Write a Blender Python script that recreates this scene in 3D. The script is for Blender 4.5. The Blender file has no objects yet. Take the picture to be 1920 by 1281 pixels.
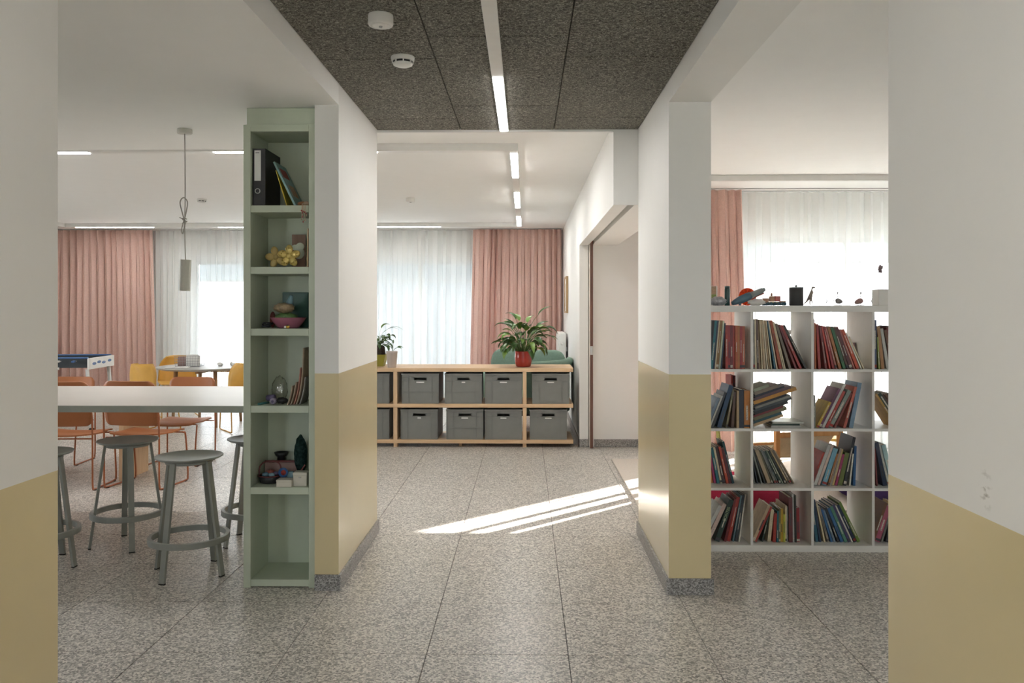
import bpy, bmesh, math, random
from mathutils import Vector, Matrix
R = math.radians
PI = math.pi
random.seed(7)
scene = bpy.context.scene
col = scene.collection

# ------------------------------------------------------------------ camera
cam_data = bpy.data.cameras.new('camera')
cam = bpy.data.objects.new('camera', cam_data)
col.objects.link(cam)
cam.location = (0.0, 0.0, 1.46)
cam.rotation_euler = (PI / 2, 0.0, 0.0163)
cam_data.sensor_width = 36.0
cam_data.lens = 36.0 * 1532.0 / 1920.0
cam_data.shift_y = -60.5 / 1920.0
cam_data.clip_start = 0.02
cam_data.clip_end = 200
scene.camera = cam

# ------------------------------------------------------------------ world, sun, portals, exposure
world = bpy.data.worlds.new('world')
scene.world = world
world.use_nodes = True
bg = world.node_tree.nodes['Background']
bg.inputs['Color'].default_value = (0.88, 0.95, 1.0, 1)
bg.inputs['Strength'].default_value = 7.0

sun_d = bpy.data.lights.new('sun', 'SUN')
sun_d.energy = 170.0
sun_d.angle = R(0.4)
sun_d.color = (1.0, 0.95, 0.88)
sun = bpy.data.objects.new('sun', sun_d)
col.objects.link(sun)
sun.rotation_euler = Vector((3.5, 3.4, 1.82)).to_track_quat('Z', 'Y').to_euler()

def portal(name, x, y, z, w, h, back=False):
    d = bpy.data.lights.new(name, 'AREA')
    d.shape = 'RECTANGLE'; d.size = w; d.size_y = h
    d.cycles.is_portal = True
    o = bpy.data.objects.new(name, d)
    col.objects.link(o)
    o.location = (x, y, z)
    o.rotation_euler = (R(90 if back else -90), 0, 0)          # looks into the room
    return o
portal('window_portal_back', -2.83, 12.72, 1.2, 4.7, 1.98)
portal('window_portal_reading', 3.45, 8.82, 1.2, 3.1, 1.98)

pl = portal('window_portal_left', -7.55, 6.5, 1.5, 2.0, 1.6)  # this portal and those below serve the added unseen windows
pl.rotation_euler = (R(90), 0, R(-90))
portal('window_portal_front', 3.4, -1.15, 1.55, 1.2, 1.3, True)
portal('window_portal_corridor', -0.1, -3.55, 1.3, 0.9, 1.4, True)
portal('window_portal_counter', -3.5, -1.15, 1.55, 0.9, 1.3, True)

scene.view_settings.view_transform = 'Standard'
scene.view_settings.look = 'None'
scene.view_settings.gamma = 1.0
scene.view_settings.use_curve_mapping = False
scene.view_settings.exposure = 0.78
cy = scene.cycles
cy.use_denoising = True
cy.max_bounces = 14
cy.diffuse_bounces = 7
cy.adaptive_threshold = 0.02
cy.glossy_bounces = 4
cy.transmission_bounces = 6
cy.transparent_max_bounces = 16
cy.sample_clamp_indirect = 8.0
cy.caustics_reflective = False
cy.caustics_refractive = False

# ------------------------------------------------------------------ materials
def new_mat(name):
    m = bpy.data.materials.new(name)
    m.use_nodes = True
    nt = m.node_tree
    return m, nt, nt.nodes['Principled BSDF']

def N(nt, kind, **kw):
    n = nt.nodes.new(kind)
    for k, v in kw.items():
        setattr(n, k, v)
    return n

def rgb(c):
    return (c[0], c[1], c[2], 1.0)

def hexc(s):
    s = s.lstrip('#')
    out = []
    for i in (0, 2, 4):
        v = int(s[i:i + 2], 16) / 255.0
        out.append(v / 12.92 if v <= 0.04045 else ((v + 0.055) / 1.055) ** 2.4)
    return tuple(out)

def ramp(nt, stops):
    r = N(nt, 'ShaderNodeValToRGB')
    els = r.color_ramp.elements
    while len(els) < len(stops):
        els.new(0.5)
    for e, (p, c) in zip(els, stops):
        e.position = p
        e.color = rgb(c)
    return r

def geo_pos(nt):
    g = N(nt, 'ShaderNodeNewGeometry')
    return g.outputs['Position']

def obj_pos(nt):
    return N(nt, 'ShaderNodeTexCoord').outputs['Object']

def noise(nt, src, scale, detail=3.0, rough=0.5, stretch=None):
    n = N(nt, 'ShaderNodeTexNoise')
    n.inputs['Scale'].default_value = scale
    n.inputs['Detail'].default_value = detail
    n.inputs['Roughness'].default_value = rough
    if stretch:
        mp = N(nt, 'ShaderNodeMapping')
        mp.inputs['Scale'].default_value = stretch
        nt.links.new(src, mp.inputs['Vector'])
        src = mp.outputs['Vector']
    nt.links.new(src, n.inputs['Vector'])
    return n

def bump(nt, height, bsdf, strength=0.2, dist=0.002):
    b = N(nt, 'ShaderNodeBump')
    b.inputs['Strength'].default_value = strength
    b.inputs['Distance'].default_value = dist
    nt.links.new(height, b.inputs['Height'])
    nt.links.new(b.outputs['Normal'], bsdf.inputs['Normal'])

_mats = {}
def plain(name, c, rough=0.5, metal=0.0, var=0.06, vscale=14.0, spec=0.5, bmp=0.0, bscale=200.0):
    """solid colour with a gentle procedural variation"""
    if name in _mats:
        return _mats[name]
    m, nt, b = new_mat(name)
    p = obj_pos(nt)
    n = noise(nt, p, vscale, 3.0)
    lo = tuple(max(0, x * (1 - var)) for x in c)
    hi = tuple(min(1, x * (1 + var)) for x in c)
    r = ramp(nt, [(0.3, lo), (0.7, hi)])
    nt.links.new(n.outputs['Fac'], r.inputs['Fac'])
    nt.links.new(r.outputs['Color'], b.inputs['Base Color'])
    b.inputs['Roughness'].default_value = rough
    b.inputs['Metallic'].default_value = metal
    b.inputs['Specular IOR Level'].default_value = spec
    if bmp > 0:
        n2 = noise(nt, p, bscale, 2.0)
        bump(nt, n2.outputs['Fac'], b, bmp, 0.001)
    _mats[name] = m
    return m

def paint_mat(name, upper, lower=None, split=1.126, marks=False):
    """wall paint; below `split` metres a satin coloured dado"""
    m, nt, b = new_mat(name)
    p = geo_pos(nt)
    n = noise(nt, p, 6.0, 4.0)
    r = ramp(nt, [(0.3, tuple(x * 0.985 for x in upper)), (0.7, upper)])
    nt.links.new(n.outputs['Fac'], r.inputs['Fac'])
    colour = r.outputs['Color']
    if marks:                                    # scuff marks of hands on the paint
        w = N(nt, 'ShaderNodeMapping')
        w.inputs['Location'].default_value = (-0.735 / 0.02, -1.322 / 0.022, -1.163 / 0.042)
        w.inputs['Scale'].default_value = (1 / 0.05, 1 / 0.022, 1 / 0.042)
        w.inputs['Location'].default_value = (-0.735 / 0.05, -1.318 / 0.022, -1.17 / 0.042)
        nt.links.new(p, w.inputs['Vector'])
        ln = N(nt, 'ShaderNodeVectorMath', operation='LENGTH')
        nt.links.new(w.outputs['Vector'], ln.inputs[0])
        fall = N(nt, 'ShaderNodeMapRange')
        fall.inputs['From Min'].default_value = 0.2
        fall.inputs['From Max'].default_value = 1.0
        fall.inputs['To Min'].default_value = 1.0
        fall.inputs['To Max'].default_value = 0.0
        nt.links.new(ln.outputs['Value'], fall.inputs['Value'])
        sm = noise(nt, p, 75.0, 3.0, 0.6, (1, 0.6, 1.3))
        th = N(nt, 'ShaderNodeMapRange')
        th.inputs['From Min'].default_value = 0.52
        th.inputs['From Max'].default_value = 0.68
        nt.links.new(sm.outputs['Fac'], th.inputs['Value'])
        mu = N(nt, 'ShaderNodeMath', operation='MULTIPLY')
        nt.links.new(fall.outputs['Result'], mu.inputs[0])
        nt.links.new(th.outputs['Result'], mu.inputs[1])
        mu2 = N(nt, 'ShaderNodeMath', operation='MULTIPLY')
        nt.links.new(mu.outputs['Value'], mu2.inputs[0])
        mu2.inputs[1].default_value = 0.62
        mx = N(nt, 'ShaderNodeMix', data_type='RGBA')
        nt.links.new(mu2.outputs['Value'], mx.inputs['Factor'])
        nt.links.new(colour, mx.inputs['A'])
        mx.inputs['B'].default_value = (0.2, 0.17, 0.13, 1)
        colour = mx.outputs['Result']
    if lower is not None:
        sx = N(nt, 'ShaderNodeSeparateXYZ')
        nt.links.new(p, sx.inputs['Vector'])
        lt = N(nt, 'ShaderNodeMath', operation='LESS_THAN')
        nt.links.new(sx.outputs['Z'], lt.inputs[0])
        lt.inputs[1].default_value = split
        n2 = noise(nt, p, 3.0, 4.0)
        r2 = ramp(nt, [(0.3, tuple(x * 0.96 for x in lower)), (0.7, lower)])
        nt.links.new(n2.outputs['Fac'], r2.inputs['Fac'])
        mx = N(nt, 'ShaderNodeMix', data_type='RGBA')
        nt.links.new(lt.outputs['Value'], mx.inputs['Factor'])
        nt.links.new(colour, mx.inputs['A'])
        nt.links.new(r2.outputs['Color'], mx.inputs['B'])
        colour = mx.outputs['Result']
        rr = N(nt, 'ShaderNodeMapRange')
        rr.inputs['To Min'].default_value = 0.62
        rr.inputs['To Max'].default_value = 0.24
        nt.links.new(lt.outputs['Value'], rr.inputs['Value'])
        nt.links.new(rr.outputs['Result'], b.inputs['Roughness'])
        cw = N(nt, 'ShaderNodeMath', operation='MULTIPLY')
        nt.links.new(lt.outputs['Value'], cw.inputs[0]); cw.inputs[1].default_value = 0.8
        nt.links.new(cw.outputs['Value'], b.inputs['Coat Weight'])
        b.inputs['Coat Roughness'].default_value = 0.2
    else:
        b.inputs['Roughness'].default_value = 0.7
    nt.links.new(colour, b.inputs['Base Color'])
    n3 = noise(nt, p, 180.0, 2.0)
    bump(nt, n3.outputs['Fac'], b, 0.05, 0.001)
    b.inputs['Specular IOR Level'].default_value = 0.4
    return m

def terrazzo(name, lo, mid, hi, scale, rough, coat=0.0):
    m, nt, b = new_mat(name)
    p = geo_pos(nt)
    v = N(nt, 'ShaderNodeTexVoronoi')
    v.inputs['Scale'].default_value = scale
    nt.links.new(p, v.inputs['Vector'])
    s = N(nt, 'ShaderNodeSeparateColor')
    nt.links.new(v.outputs['Color'], s.inputs['Color'])
    r = ramp(nt, [(0.0, lo), (0.28, tuple(0.5 * (a + c) for a, c in zip(lo, mid))), (0.5, mid), (0.8, hi), (1.0, tuple(min(1, x * 1.15) for x in hi))])
    nt.links.new(s.outputs['Red'], r.inputs['Fac'])
    n = noise(nt, p, scale * 2.2, 2.0)
    mx = N(nt, 'ShaderNodeMix', data_type='RGBA', blend_type='OVERLAY')
    mx.inputs['Factor'].default_value = 0.25
    nt.links.new(r.outputs['Color'], mx.inputs['A'])
    nt.links.new(n.outputs['Fac'], mx.inputs['B'])
    nt.links.new(mx.outputs['Result'], b.inputs['Base Color'])
    b.inputs['Roughness'].default_value = rough
    b.inputs['Specular IOR Level'].default_value = 0.5
    n2 = noise(nt, p, 25.0, 2.0)
    bump(nt, n2.outputs['Fac'], b, 0.03, 0.002)
    return m

def woodwool(name):
    m, nt, b = new_mat(name)
    p = geo_pos(nt)
    d = noise(nt, p, 30.0, 2.0)
    ad = N(nt, 'ShaderNodeVectorMath', operation='MULTIPLY_ADD')
    nt.links.new(d.outputs['Color'], ad.inputs[0])
    ad.inputs[1].default_value = (0.05, 0.05, 0.05)
    nt.links.new(p, ad.inputs[2])
    n1 = noise(nt, ad.outputs['Vector'], 150.0, 3.0, 0.6, (1.0, 0.3, 1.0))
    n2 = noise(nt, ad.outputs['Vector'], 150.0, 3.0, 0.6, (0.3, 1.0, 1.0))
    mxm = N(nt, 'ShaderNodeMath', operation='MAXIMUM')
    nt.links.new(n1.outputs['Fac'], mxm.inputs[0])
    nt.links.new(n2.outputs['Fac'], mxm.inputs[1])
    r = ramp(nt, [(0.42, (0.045, 0.042, 0.036)), (0.55, (0.15, 0.142, 0.122)), (0.68, (0.42, 0.405, 0.35))])
    nt.links.new(mxm.outputs['Value'], r.inputs['Fac'])
    big = noise(nt, p, 2.2, 2.0)
    mr = N(nt, 'ShaderNodeMapRange')
    mr.inputs['To Min'].default_value = 0.8
    mr.inputs['To Max'].default_value = 1.15
    nt.links.new(big.outputs['Fac'], mr.inputs['Value'])
    vm = N(nt, 'ShaderNodeVectorMath', operation='SCALE')
    nt.links.new(r.outputs['Color'], vm.inputs[0])
    nt.links.new(mr.outputs['Result'], vm.inputs['Scale'])
    nt.links.new(vm.outputs['Vector'], b.inputs['Base Color'])
    b.inputs['Roughness'].default_value = 0.9
    b.inputs['Specular IOR Level'].default_value = 0.2
    bump(nt, mxm.outputs['Value'], b, 0.6, 0.003)
    return m

def wood(name, lo, hi, axis=0, rough=0.5, scale=9.0):
    m, nt, b = new_mat(name)
    p = obj_pos(nt)
    st = [1.0, 1.0, 1.0]
    st[axis] = 0.08
    n = noise(nt, p, scale * 2, 5.0, 0.6, tuple(st))
    n.inputs['Distortion'].default_value = 1.2
    r = ramp(nt, [(0.3, lo), (0.68, hi)])
    nt.links.new(n.outputs['Fac'], r.inputs['Fac'])
    nt.links.new(r.outputs['Color'], b.inputs['Base Color'])
    b.inputs['Roughness'].default_value = rough
    bump(nt, n.outputs['Fac'], b, 0.08, 0.001)
    return m

def emit(name, c, s):
    m = bpy.data.materials.new(name)
    m.use_nodes = True
    nt = m.node_tree
    nt.nodes.clear()
    e = N(nt, 'ShaderNodeEmission')
    e.inputs['Color'].default_value = rgb(c)
    e.inputs['Strength'].default_value = s
    o = N(nt, 'ShaderNodeOutputMaterial')
    nt.links.new(e.outputs[0], o.inputs['Surface'])
    return m

def fabric(name, c, trans=0.0, clear=0.0, rough=0.9, weave=900.0, var=0.08):
    """cloth; `trans` lets light glow through, `clear` is the open weave of a sheer"""
    m = bpy.data.materials.new(name)
    m.use_nodes = True
    nt = m.node_tree
    nt.nodes.clear()
    p = geo_pos(nt)
    n = noise(nt, p, 60.0, 3.0)
    r = ramp(nt, [(0.3, tuple(x * (1 - var) for x in c)), (0.7, tuple(min(1, x * (1 + var * 0.5)) for x in c))])
    nt.links.new(n.outputs['Fac'], r.inputs['Fac'])
    d = N(nt, 'ShaderNodeBsdfDiffuse')
    nt.links.new(r.outputs['Color'], d.inputs['Color'])
    w = noise(nt, p, weave, 1.0)
    bp = N(nt, 'ShaderNodeBump')
    bp.inputs['Strength'].default_value = 0.15
    bp.inputs['Distance'].default_value = 0.0005
    nt.links.new(w.outputs['Fac'], bp.inputs['Height'])
    nt.links.new(bp.outputs['Normal'], d.inputs['Normal'])
    sh = d.outputs[0]
    if trans > 0:
        t = N(nt, 'ShaderNodeBsdfTranslucent')
        nt.links.new(r.outputs['Color'], t.inputs['Color'])
        mx = N(nt, 'ShaderNodeMixShader')
        mx.inputs[0].default_value = trans
        nt.links.new(sh, mx.inputs[1])
        nt.links.new(t.outputs[0], mx.inputs[2])
        sh = mx.outputs[0]
    if clear > 0:
        t = N(nt, 'ShaderNodeBsdfTransparent')
        mx = N(nt, 'ShaderNodeMixShader')
        mx.inputs[0].default_value = clear
        nt.links.new(sh, mx.inputs[1])
        nt.links.new(t.outputs[0], mx.inputs[2])
        sh = mx.outputs[0]
    o = N(nt, 'ShaderNodeOutputMaterial')
    nt.links.new(sh, o.inputs['Surface'])
    return m

def glass(name, tint=(1, 1, 1), refl=0.06):
    m = bpy.data.materials.new(name)
    m.use_nodes = True
    nt = m.node_tree
    nt.nodes.clear()
    t = N(nt, 'ShaderNodeBsdfTransparent')
    t.inputs['Color'].default_value = rgb(tint)
    g = N(nt, 'ShaderNodeBsdfGlossy')
    g.inputs['Roughness'].default_value = 0.02
    lw = N(nt, 'ShaderNodeLayerWeight')
    lw.inputs['Blend'].default_value = 0.12
    sc = N(nt, 'ShaderNodeMath', operation='MULTIPLY_ADD')
    nt.links.new(lw.outputs['Fresnel'], sc.inputs[0])
    sc.inputs[1].default_value = 0.6
    sc.inputs[2].default_value = refl * 0.3
    mx = N(nt, 'ShaderNodeMixShader')
    nt.links.new(sc.outputs[0], mx.inputs[0])
    nt.links.new(t.outputs[0], mx.inputs[1])
    nt.links.new(g.outputs[0], mx.inputs[2])
    o = N(nt, 'ShaderNodeOutputMaterial')
    nt.links.new(mx.outputs[0], o.inputs['Surface'])
    return m

WHITE = (0.81, 0.80, 0.78)
DADO = (0.66, 0.555, 0.33)
M = {}
M['white_paint'] = paint_mat('white_paint', WHITE)
M['corridor_paint'] = paint_mat('corridor_paint', WHITE, DADO)
M['scuffed_paint'] = paint_mat('scuffed_paint', WHITE, DADO, marks=True)
M['ceiling_paint'] = paint_mat('ceiling_paint', (0.90, 0.895, 0.88))
M['terrazzo'] = terrazzo('terrazzo_floor', (0.18, 0.168, 0.153), (0.48, 0.452, 0.412), (0.70, 0.66, 0.605), 125.0, 0.33)
M['plinth'] = terrazzo('granite_plinth', (0.10, 0.098, 0.095), (0.27, 0.26, 0.25), (0.42, 0.41, 0.40), 190.0, 0.35)
M['grout'] = plain('floor_grout', (0.09, 0.083, 0.075), 0.9)
M['woodwool'] = woodwool('wood_wool')
M['white_metal'] = plain('white_metal', (0.78, 0.77, 0.75), 0.4, var=0.02)
M['lamp_glow'] = emit('lamp_glow', (1.0, 0.985, 0.955), 36.0)
M['lamp_glow_corridor'] = emit('lamp_glow_corridor', (1.0, 0.985, 0.955), 28.0)
M['lamp_glow_reading'] = emit('lamp_glow_reading', (1.0, 0.98, 0.95), 50.0)
M['pink_cloth'] = fabric('pink_curtain_cloth', (0.72, 0.51, 0.45), trans=0.12)
M['sheer'] = fabric('sheer_curtain_cloth', (0.92, 0.93, 0.92), trans=0.22, clear=0.33, var=0.015)
M['glass'] = glass('window_glass')
M['window_frame'] = plain('window_frame_paint', (0.55, 0.56, 0.56), 0.4)
M['screen'] = fabric('outdoor_screen_cloth', (0.5, 0.56, 0.6), trans=0.45, clear=0.05)
M['plaster'] = plain('outdoor_plaster', (0.62, 0.62, 0.62), 0.9, vscale=2.0)
M['outdoor_brick'] = plain('outdoor_brick', (0.05, 0.065, 0.08), 0.9, vscale=2.0)
M['paving'] = plain('outdoor_paving', (0.33, 0.34, 0.33), 0.9, vscale=3.0)

# ------------------------------------------------------------------ mesh builder
class MB:
    def __init__(self):
        self.v = []; self.f = []; self.sm = []; self.mt = Matrix.Identity(4); self.mi = []; self.cur = 0
    def add(self, verts, faces, smooth=False):
        o = len(self.v)
        self.v += [tuple(self.mt @ Vector(p)) for p in verts]
        self.f += [[i + o for i in f] for f in faces]
        self.sm += [smooth] * len(faces)
        self.mi += [self.cur] * len(faces)
        return self
    def box(self, x0, x1, y0, y1, z0, z1, c=0.0):
        if x0 > x1: x0, x1 = x1, x0
        if y0 > y1: y0, y1 = y1, y0
        if z0 > z1: z0, z1 = z1, z0
        c = min(c, 0.45 * min(x1 - x0, y1 - y0, z1 - z0))
        if c <= 0:
            vs = [(x, y, z) for z in (z0, z1) for y in (y0, y1) for x in (x0, x1)]
            fs = [(0, 2, 3, 1), (4, 5, 7, 6), (0, 1, 5, 4), (2, 6, 7, 3), (0, 4, 6, 2), (1, 3, 7, 5)]
            return self.add(vs, fs)
        b = bmesh.new()
        bmesh.ops.create_cube(b, size=1.0)
        for v in b.verts:
            v.co = Vector(((x0 + x1) / 2 + v.co.x * (x1 - x0), (y0 + y1) / 2 + v.co.y * (y1 - y0), (z0 + z1) / 2 + v.co.z * (z1 - z0)))
        bmesh.ops.bevel(b, geom=list(b.edges), offset=c, segments=1, affect='EDGES', profile=0.5)
        b.verts.index_update()
        vs = [tuple(v.co) for v in b.verts]
        fs = [[v.index for v in f.verts] for f in b.faces]
        b.free()
        return self.add(vs, fs)
    def prism(self, poly, a0, a1, axis='z'):
        """polygon (2-D) extruded from a0 to a1 along axis"""
        n = len(poly)
        def mk(p, a):
            if axis == 'z': return (p[0], p[1], a)
            if axis == 'y': return (p[0], a, p[1])
            return (a, p[0], p[1])
        vs = [mk(p, a0) for p in poly] + [mk(p, a1) for p in poly]
        fs = [list(range(n))[::-1], list(range(n, 2 * n))] + [[i, (i + 1) % n, n + (i + 1) % n, n + i] for i in range(n)]
        return self.add(vs, fs)
    def lathe(self, prof, seg=24, cx=0, cy=0, smooth=True, sy=1.0):
        vs = []; fs = []
        n = len(prof)
        for k in range(seg):
            a = 2 * PI * k / seg
            for r, z in prof:
                vs.append((cx + r * math.cos(a), cy + r * math.sin(a) * sy, z))
        for k in range(seg):
            k2 = (k + 1) % seg
            for i in range(n - 1):
                fs.append((k * n + i, k2 * n + i, k2 * n + i + 1, k * n + i + 1))
        self.add(vs, fs, smooth)
        for idx, top in ((0, False), (n - 1, True)):
            if prof[0] == prof[-1]: break
            if prof[idx][0] > 1e-5:
                ring = [k * n + idx for k in range(seg)]
                o = len(self.v) - len(vs)
                f = [o + i for i in (ring if top else ring[::-1])]
                self.f.append(f); self.sm.append(False); self.mi.append(self.cur)
        return self
    def tube(self, path, r, seg=8, closed=False, smooth=True, flat=None):
        """round (or flat=(w,h) rectangular) section swept along a path"""
        P = [Vector(p) for p in path]
        n = len(P)
        rs = r if isinstance(r, (list, tuple)) else [r] * n
        up = Vector((0, 0, 1))
        vs = []
        sec = None
        prevu = None
        for i in range(n):
            if closed:
                t = (P[(i + 1) % n] - P[i - 1]).normalized()
            else:
                t = (P[min(i + 1, n - 1)] - P[max(i - 1, 0)]).normalized()
            if prevu is None:
                u = up if abs(t.dot(up)) < 0.95 else Vector((0, 1, 0))
                u = (u - t * u.dot(t)).normalized()
            else:
                u = (prevu - t * prevu.dot(t))
                u = u.normalized() if u.length > 1e-6 else prevu
            prevu = u
            w = t.cross(u)
            if flat:
                pts = [(-flat[0] / 2, -flat[1] / 2), (flat[0] / 2, -flat[1] / 2), (flat[0] / 2, flat[1] / 2), (-flat[0] / 2, flat[1] / 2)]
                for a, b in pts:
                    vs.append(tuple(P[i] + w * a + u * b))
            else:
                for k in range(seg):
                    a = 2 * PI * k / seg
                    vs.append(tuple(P[i] + (u * math.cos(a) + w * math.sin(a)) * rs[i]))
        s = 4 if flat else seg
        fs = []
        for i in range(n if closed else n - 1):
            j = (i + 1) % n
            for k in range(s):
                k2 = (k + 1) % s
                fs.append((i * s + k, i * s + k2, j * s + k2, j * s + k))
        if not closed:
            fs.append(tuple(range(s))[::-1])
            fs.append(tuple((n - 1) * s + k for k in range(s)))
        return self.add(vs, fs, smooth and not flat)
    def grid(self, fn, nu, nv, smooth=True, thick=0.0, closed_u=False):
        """fn(i,j)->point ; optional solid thickness along the normals"""
        pts = [[Vector(fn(i / (nu - 1), j / (nv - 1))) for j in range(nv)] for i in range(nu)]
        vs = [tuple(p) for row in pts for p in row]
        fs = []
        for i in range(nu - 1):
            for j in range(nv - 1):
                a = i * nv + j
                fs.append((a, a + nv, a + nv + 1, a + 1))
        if thick <= 0:
            return self.add(vs, fs, smooth)
        back = []
        for i in range(nu):
            for j in range(nv):
                du = pts[min(i + 1, nu - 1)][j] - pts[max(i - 1, 0)][j]
                dv = pts[i][min(j + 1, nv - 1)] - pts[i][max(j - 1, 0)]
                nn = du.cross(dv)
                nn = nn.normalized() if nn.length > 1e-9 else Vector((0, 0, 1))
                back.append(tuple(pts[i][j] - nn * thick))
        o = len(vs)
        fs2 = [tuple(o + k for k in f[::-1]) for f in fs]
        rim = [i * nv for i in range(nu)] + [(nu - 1) * nv + j for j in range(1, nv)] + [i * nv + nv - 1 for i in range(nu - 2, -1, -1)] + [j for j in range(nv - 2, 0, -1)]
        side = []
        for k in range(len(rim)):
            a, b2 = rim[k], rim[(k + 1) % len(rim)]
            side.append((b2, a, o + a, o + b2))
        self.add(vs + back, fs + fs2, smooth)
        oo = len(self.v) - len(vs) - len(back)
        for s in side:
            self.f.append([oo + q for q in s]); self.sm.append(False); self.mi.append(self.cur)
        return self
    def ball(self, c, r, seg=14, rings=9, sc=(1, 1, 1), warp=None):
        vs = []; fs = []
        for i in range(rings + 1):
            th = PI * i / rings
            for k in range(seg):
                a = 2 * PI * k / seg
                d = Vector((math.sin(th) * math.cos(a), math.sin(th) * math.sin(a), math.cos(th)))
                q = 1.0 if warp is None else warp(d)
                vs.append((c[0] + d.x * r * sc[0] * q, c[1] + d.y * r * sc[1] * q, c[2] + d.z * r * sc[2] * q))
        for i in range(rings):
            for k in range(seg):
                k2 = (k + 1) % seg
                fs.append((i * seg + k, (i + 1) * seg + k, (i + 1) * seg + k2, i * seg + k2))
        return self.add(vs, fs, True)
    def mesh(self, name):
        me = bpy.data.meshes.new(name)
        me.from_pydata(self.v, [], self.f)
        me.polygons.foreach_set('use_smooth', self.sm)
        me.polygons.foreach_set('material_index', self.mi)
        me.update()
        return me
    def build(self, name, mat, parent=None, loc=None, rot=None):
        me = self.mesh(name)
        for mm in (mat if isinstance(mat, (list, tuple)) else [mat]):
            me.materials.append(M[mm] if isinstance(mm, str) else mm)
        o = bpy.data.objects.new(name, me)
        col.objects.link(o)
        if parent is not None: o.parent = parent
        if loc is not None: o.location = loc
        if rot is not None: o.rotation_euler = rot
        return o

def tag(o, label, cat, group=None):
    o['label'] = label
    o['category'] = cat
    if group: o['group'] = group
    return o
def struct(o, label=None):
    o['kind'] = 'structure'
    if label: o['label'] = label
    return o
def thing(name, label, cat, loc=(0, 0, 0), rz=0.0, group=None):
    o = bpy.data.objects.new(name, None)
    col.objects.link(o)
    o.empty_display_size = 0.1
    o.location = loc
    o.rotation_euler = (0, 0, rz)
    return tag(o, label, cat, group)
def clone(o, parent=None):
    c = o.copy()
    col.objects.link(c)
    c.parent = parent
    for ch in list(o.children):
        clone(ch, c)
    return c
def box(name, mat, x0, x1, y0, y1, z0, z1, parent=None, c=0.0):
    return MB().box(x0, x1, y0, y1, z0, z1, c).build(name, mat, parent)
def smooth_path(pts, n=6):
    """Catmull-Rom through the points"""
    P = [Vector(p) for p in pts]
    out = []
    for i in range(len(P) - 1):
        p0 = P[max(i - 1, 0)]; p1 = P[i]; p2 = P[i + 1]; p3 = P[min(i + 2, len(P) - 1)]
        for k in range(n):
            t = k / n
            out.append(0.5 * ((2 * p1) + (-p0 + p2) * t + (2 * p0 - 5 * p1 + 4 * p2 - p3) * t * t + (-p0 + 3 * p1 - 3 * p2 + p3) * t ** 3))
    out.append(P[-1])
    return out
def text_mesh(name, s, size, mat, parent, M4, extrude=0.0004):
    cu = bpy.data.curves.new(name, 'FONT')
    cu.body = s; cu.size = size; cu.extrude = extrude; cu.align_x = 'CENTER'; cu.align_y = 'CENTER'
    t = bpy.data.objects.new(name + '_c', cu)
    col.objects.link(t)
    dg = bpy.context.evaluated_depsgraph_get()
    me = bpy.data.meshes.new_from_object(t.evaluated_get(dg))
    bpy.data.objects.remove(t)
    me.materials.clear(); me.materials.append(mat)
    o = bpy.data.objects.new(name, me)
    col.objects.link(o)
    o.parent = parent
    o.matrix_local = M4
    return o

# ================================================================== THE SETTING
CZ = 2.63          # corridor ceiling
FZ = 2.68          # ceiling of the far hall and the reading room
LZ = 2.522         # lowered ceiling beside the counter
XL, XR = -0.97, 0.735      # corridor wall faces
XL2, XR2 = -1.095, 0.951   # their other faces
XW = 0.574                 # face of the hall's right wall

# ---- floor: grout bed with 60 cm terrazzo tiles as parts
floor = struct(MB().box(-7.8, 0.98, -3.7, 12.86, -0.12, -0.004).box(0.98, 5.4, -3.7, 8.92, -0.12, -0.004).build('floor', 'grout'), 'speckled grey terrazzo floor in large square tiles')
T = 0.5968
tile_me = MB().box(-T / 2, T / 2, -T / 2, T / 2, -0.02, 0.0, 0.0012).mesh('floor_tile')
tile_me.materials.append(M['terrazzo'])
cells = []
for i in range(-13, 10):
    for j in range(-12, 16):
        cx, cyy = -0.4185 + 0.6 * (i + 0.5), 3.452 + 0.6 * (j + 0.5)
        if not (-7.5 < cx < 5.1 and -3.4 < cyy < 12.7): continue
        if cx > 0.9 and cyy > 8.75: continue
        if cyy < 2.9 and not (-1.0 < cx < 0.8) : vis = False
        else: vis = cyy > 2.8 and (-0.62 * cyy - 0.4 < cx < 0.46 * cyy + 0.4)
        cells.append((0 if vis else 1, cyy, cx, cyy))
cells.sort()
rest = MB()
for k, (hid, d, cx, cyy) in enumerate(cells):
    if k < 300:
        o = bpy.data.objects.new('floor_tile', tile_me)
        col.objects.link(o)
        o.parent = floor
        o.location = (cx, cyy, 0)
    else:
        rest.mt = Matrix.Translation((cx, cyy, 0))
        rest.box(-T / 2, T / 2, -T / 2, T / 2, -0.02, 0.0)
rest_o = rest.build('floor_tile', 'terrazzo', floor)
rest_o['kind'] = 'stuff'

# ---- ceilings
ceil = struct(MB().box(-7.8, 0.98, -3.7, 12.86, 2.80, 3.0).box(0.98, 5.4, -3.7, 8.92, 2.80, 3.0).build('ceiling', 'ceiling_paint'), 'structural slab above the ceilings')
hall_ceiling = struct(MB().box(-7.7, XW, 5.36, 12.7, FZ, 2.80).build('ceiling_hall', 'ceiling_paint'), 'smooth white ceiling of the hall with the curtains')
counter_ceiling = struct(MB().box(-7.7, XL2, -1.1, 5.40, LZ, 2.80).build('ceiling_counter', 'ceiling_paint'), 'lowered white ceiling above the counter')
reading_ceiling = struct(MB().box(XR2, 5.3, -1.1, 8.75, FZ, 2.80).box(0.72, XR2, 5.33, 8.75, FZ, 2.80).build('ceiling_reading', 'ceiling_paint'), 'white ceiling of the reading room')
cor = struct(box('ceiling_corridor', 'grout', XL, XR, -3.5, 5.33, CZ + 0.024, 2.80), 'dark grey wood wool ceiling of the corridor')
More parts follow.
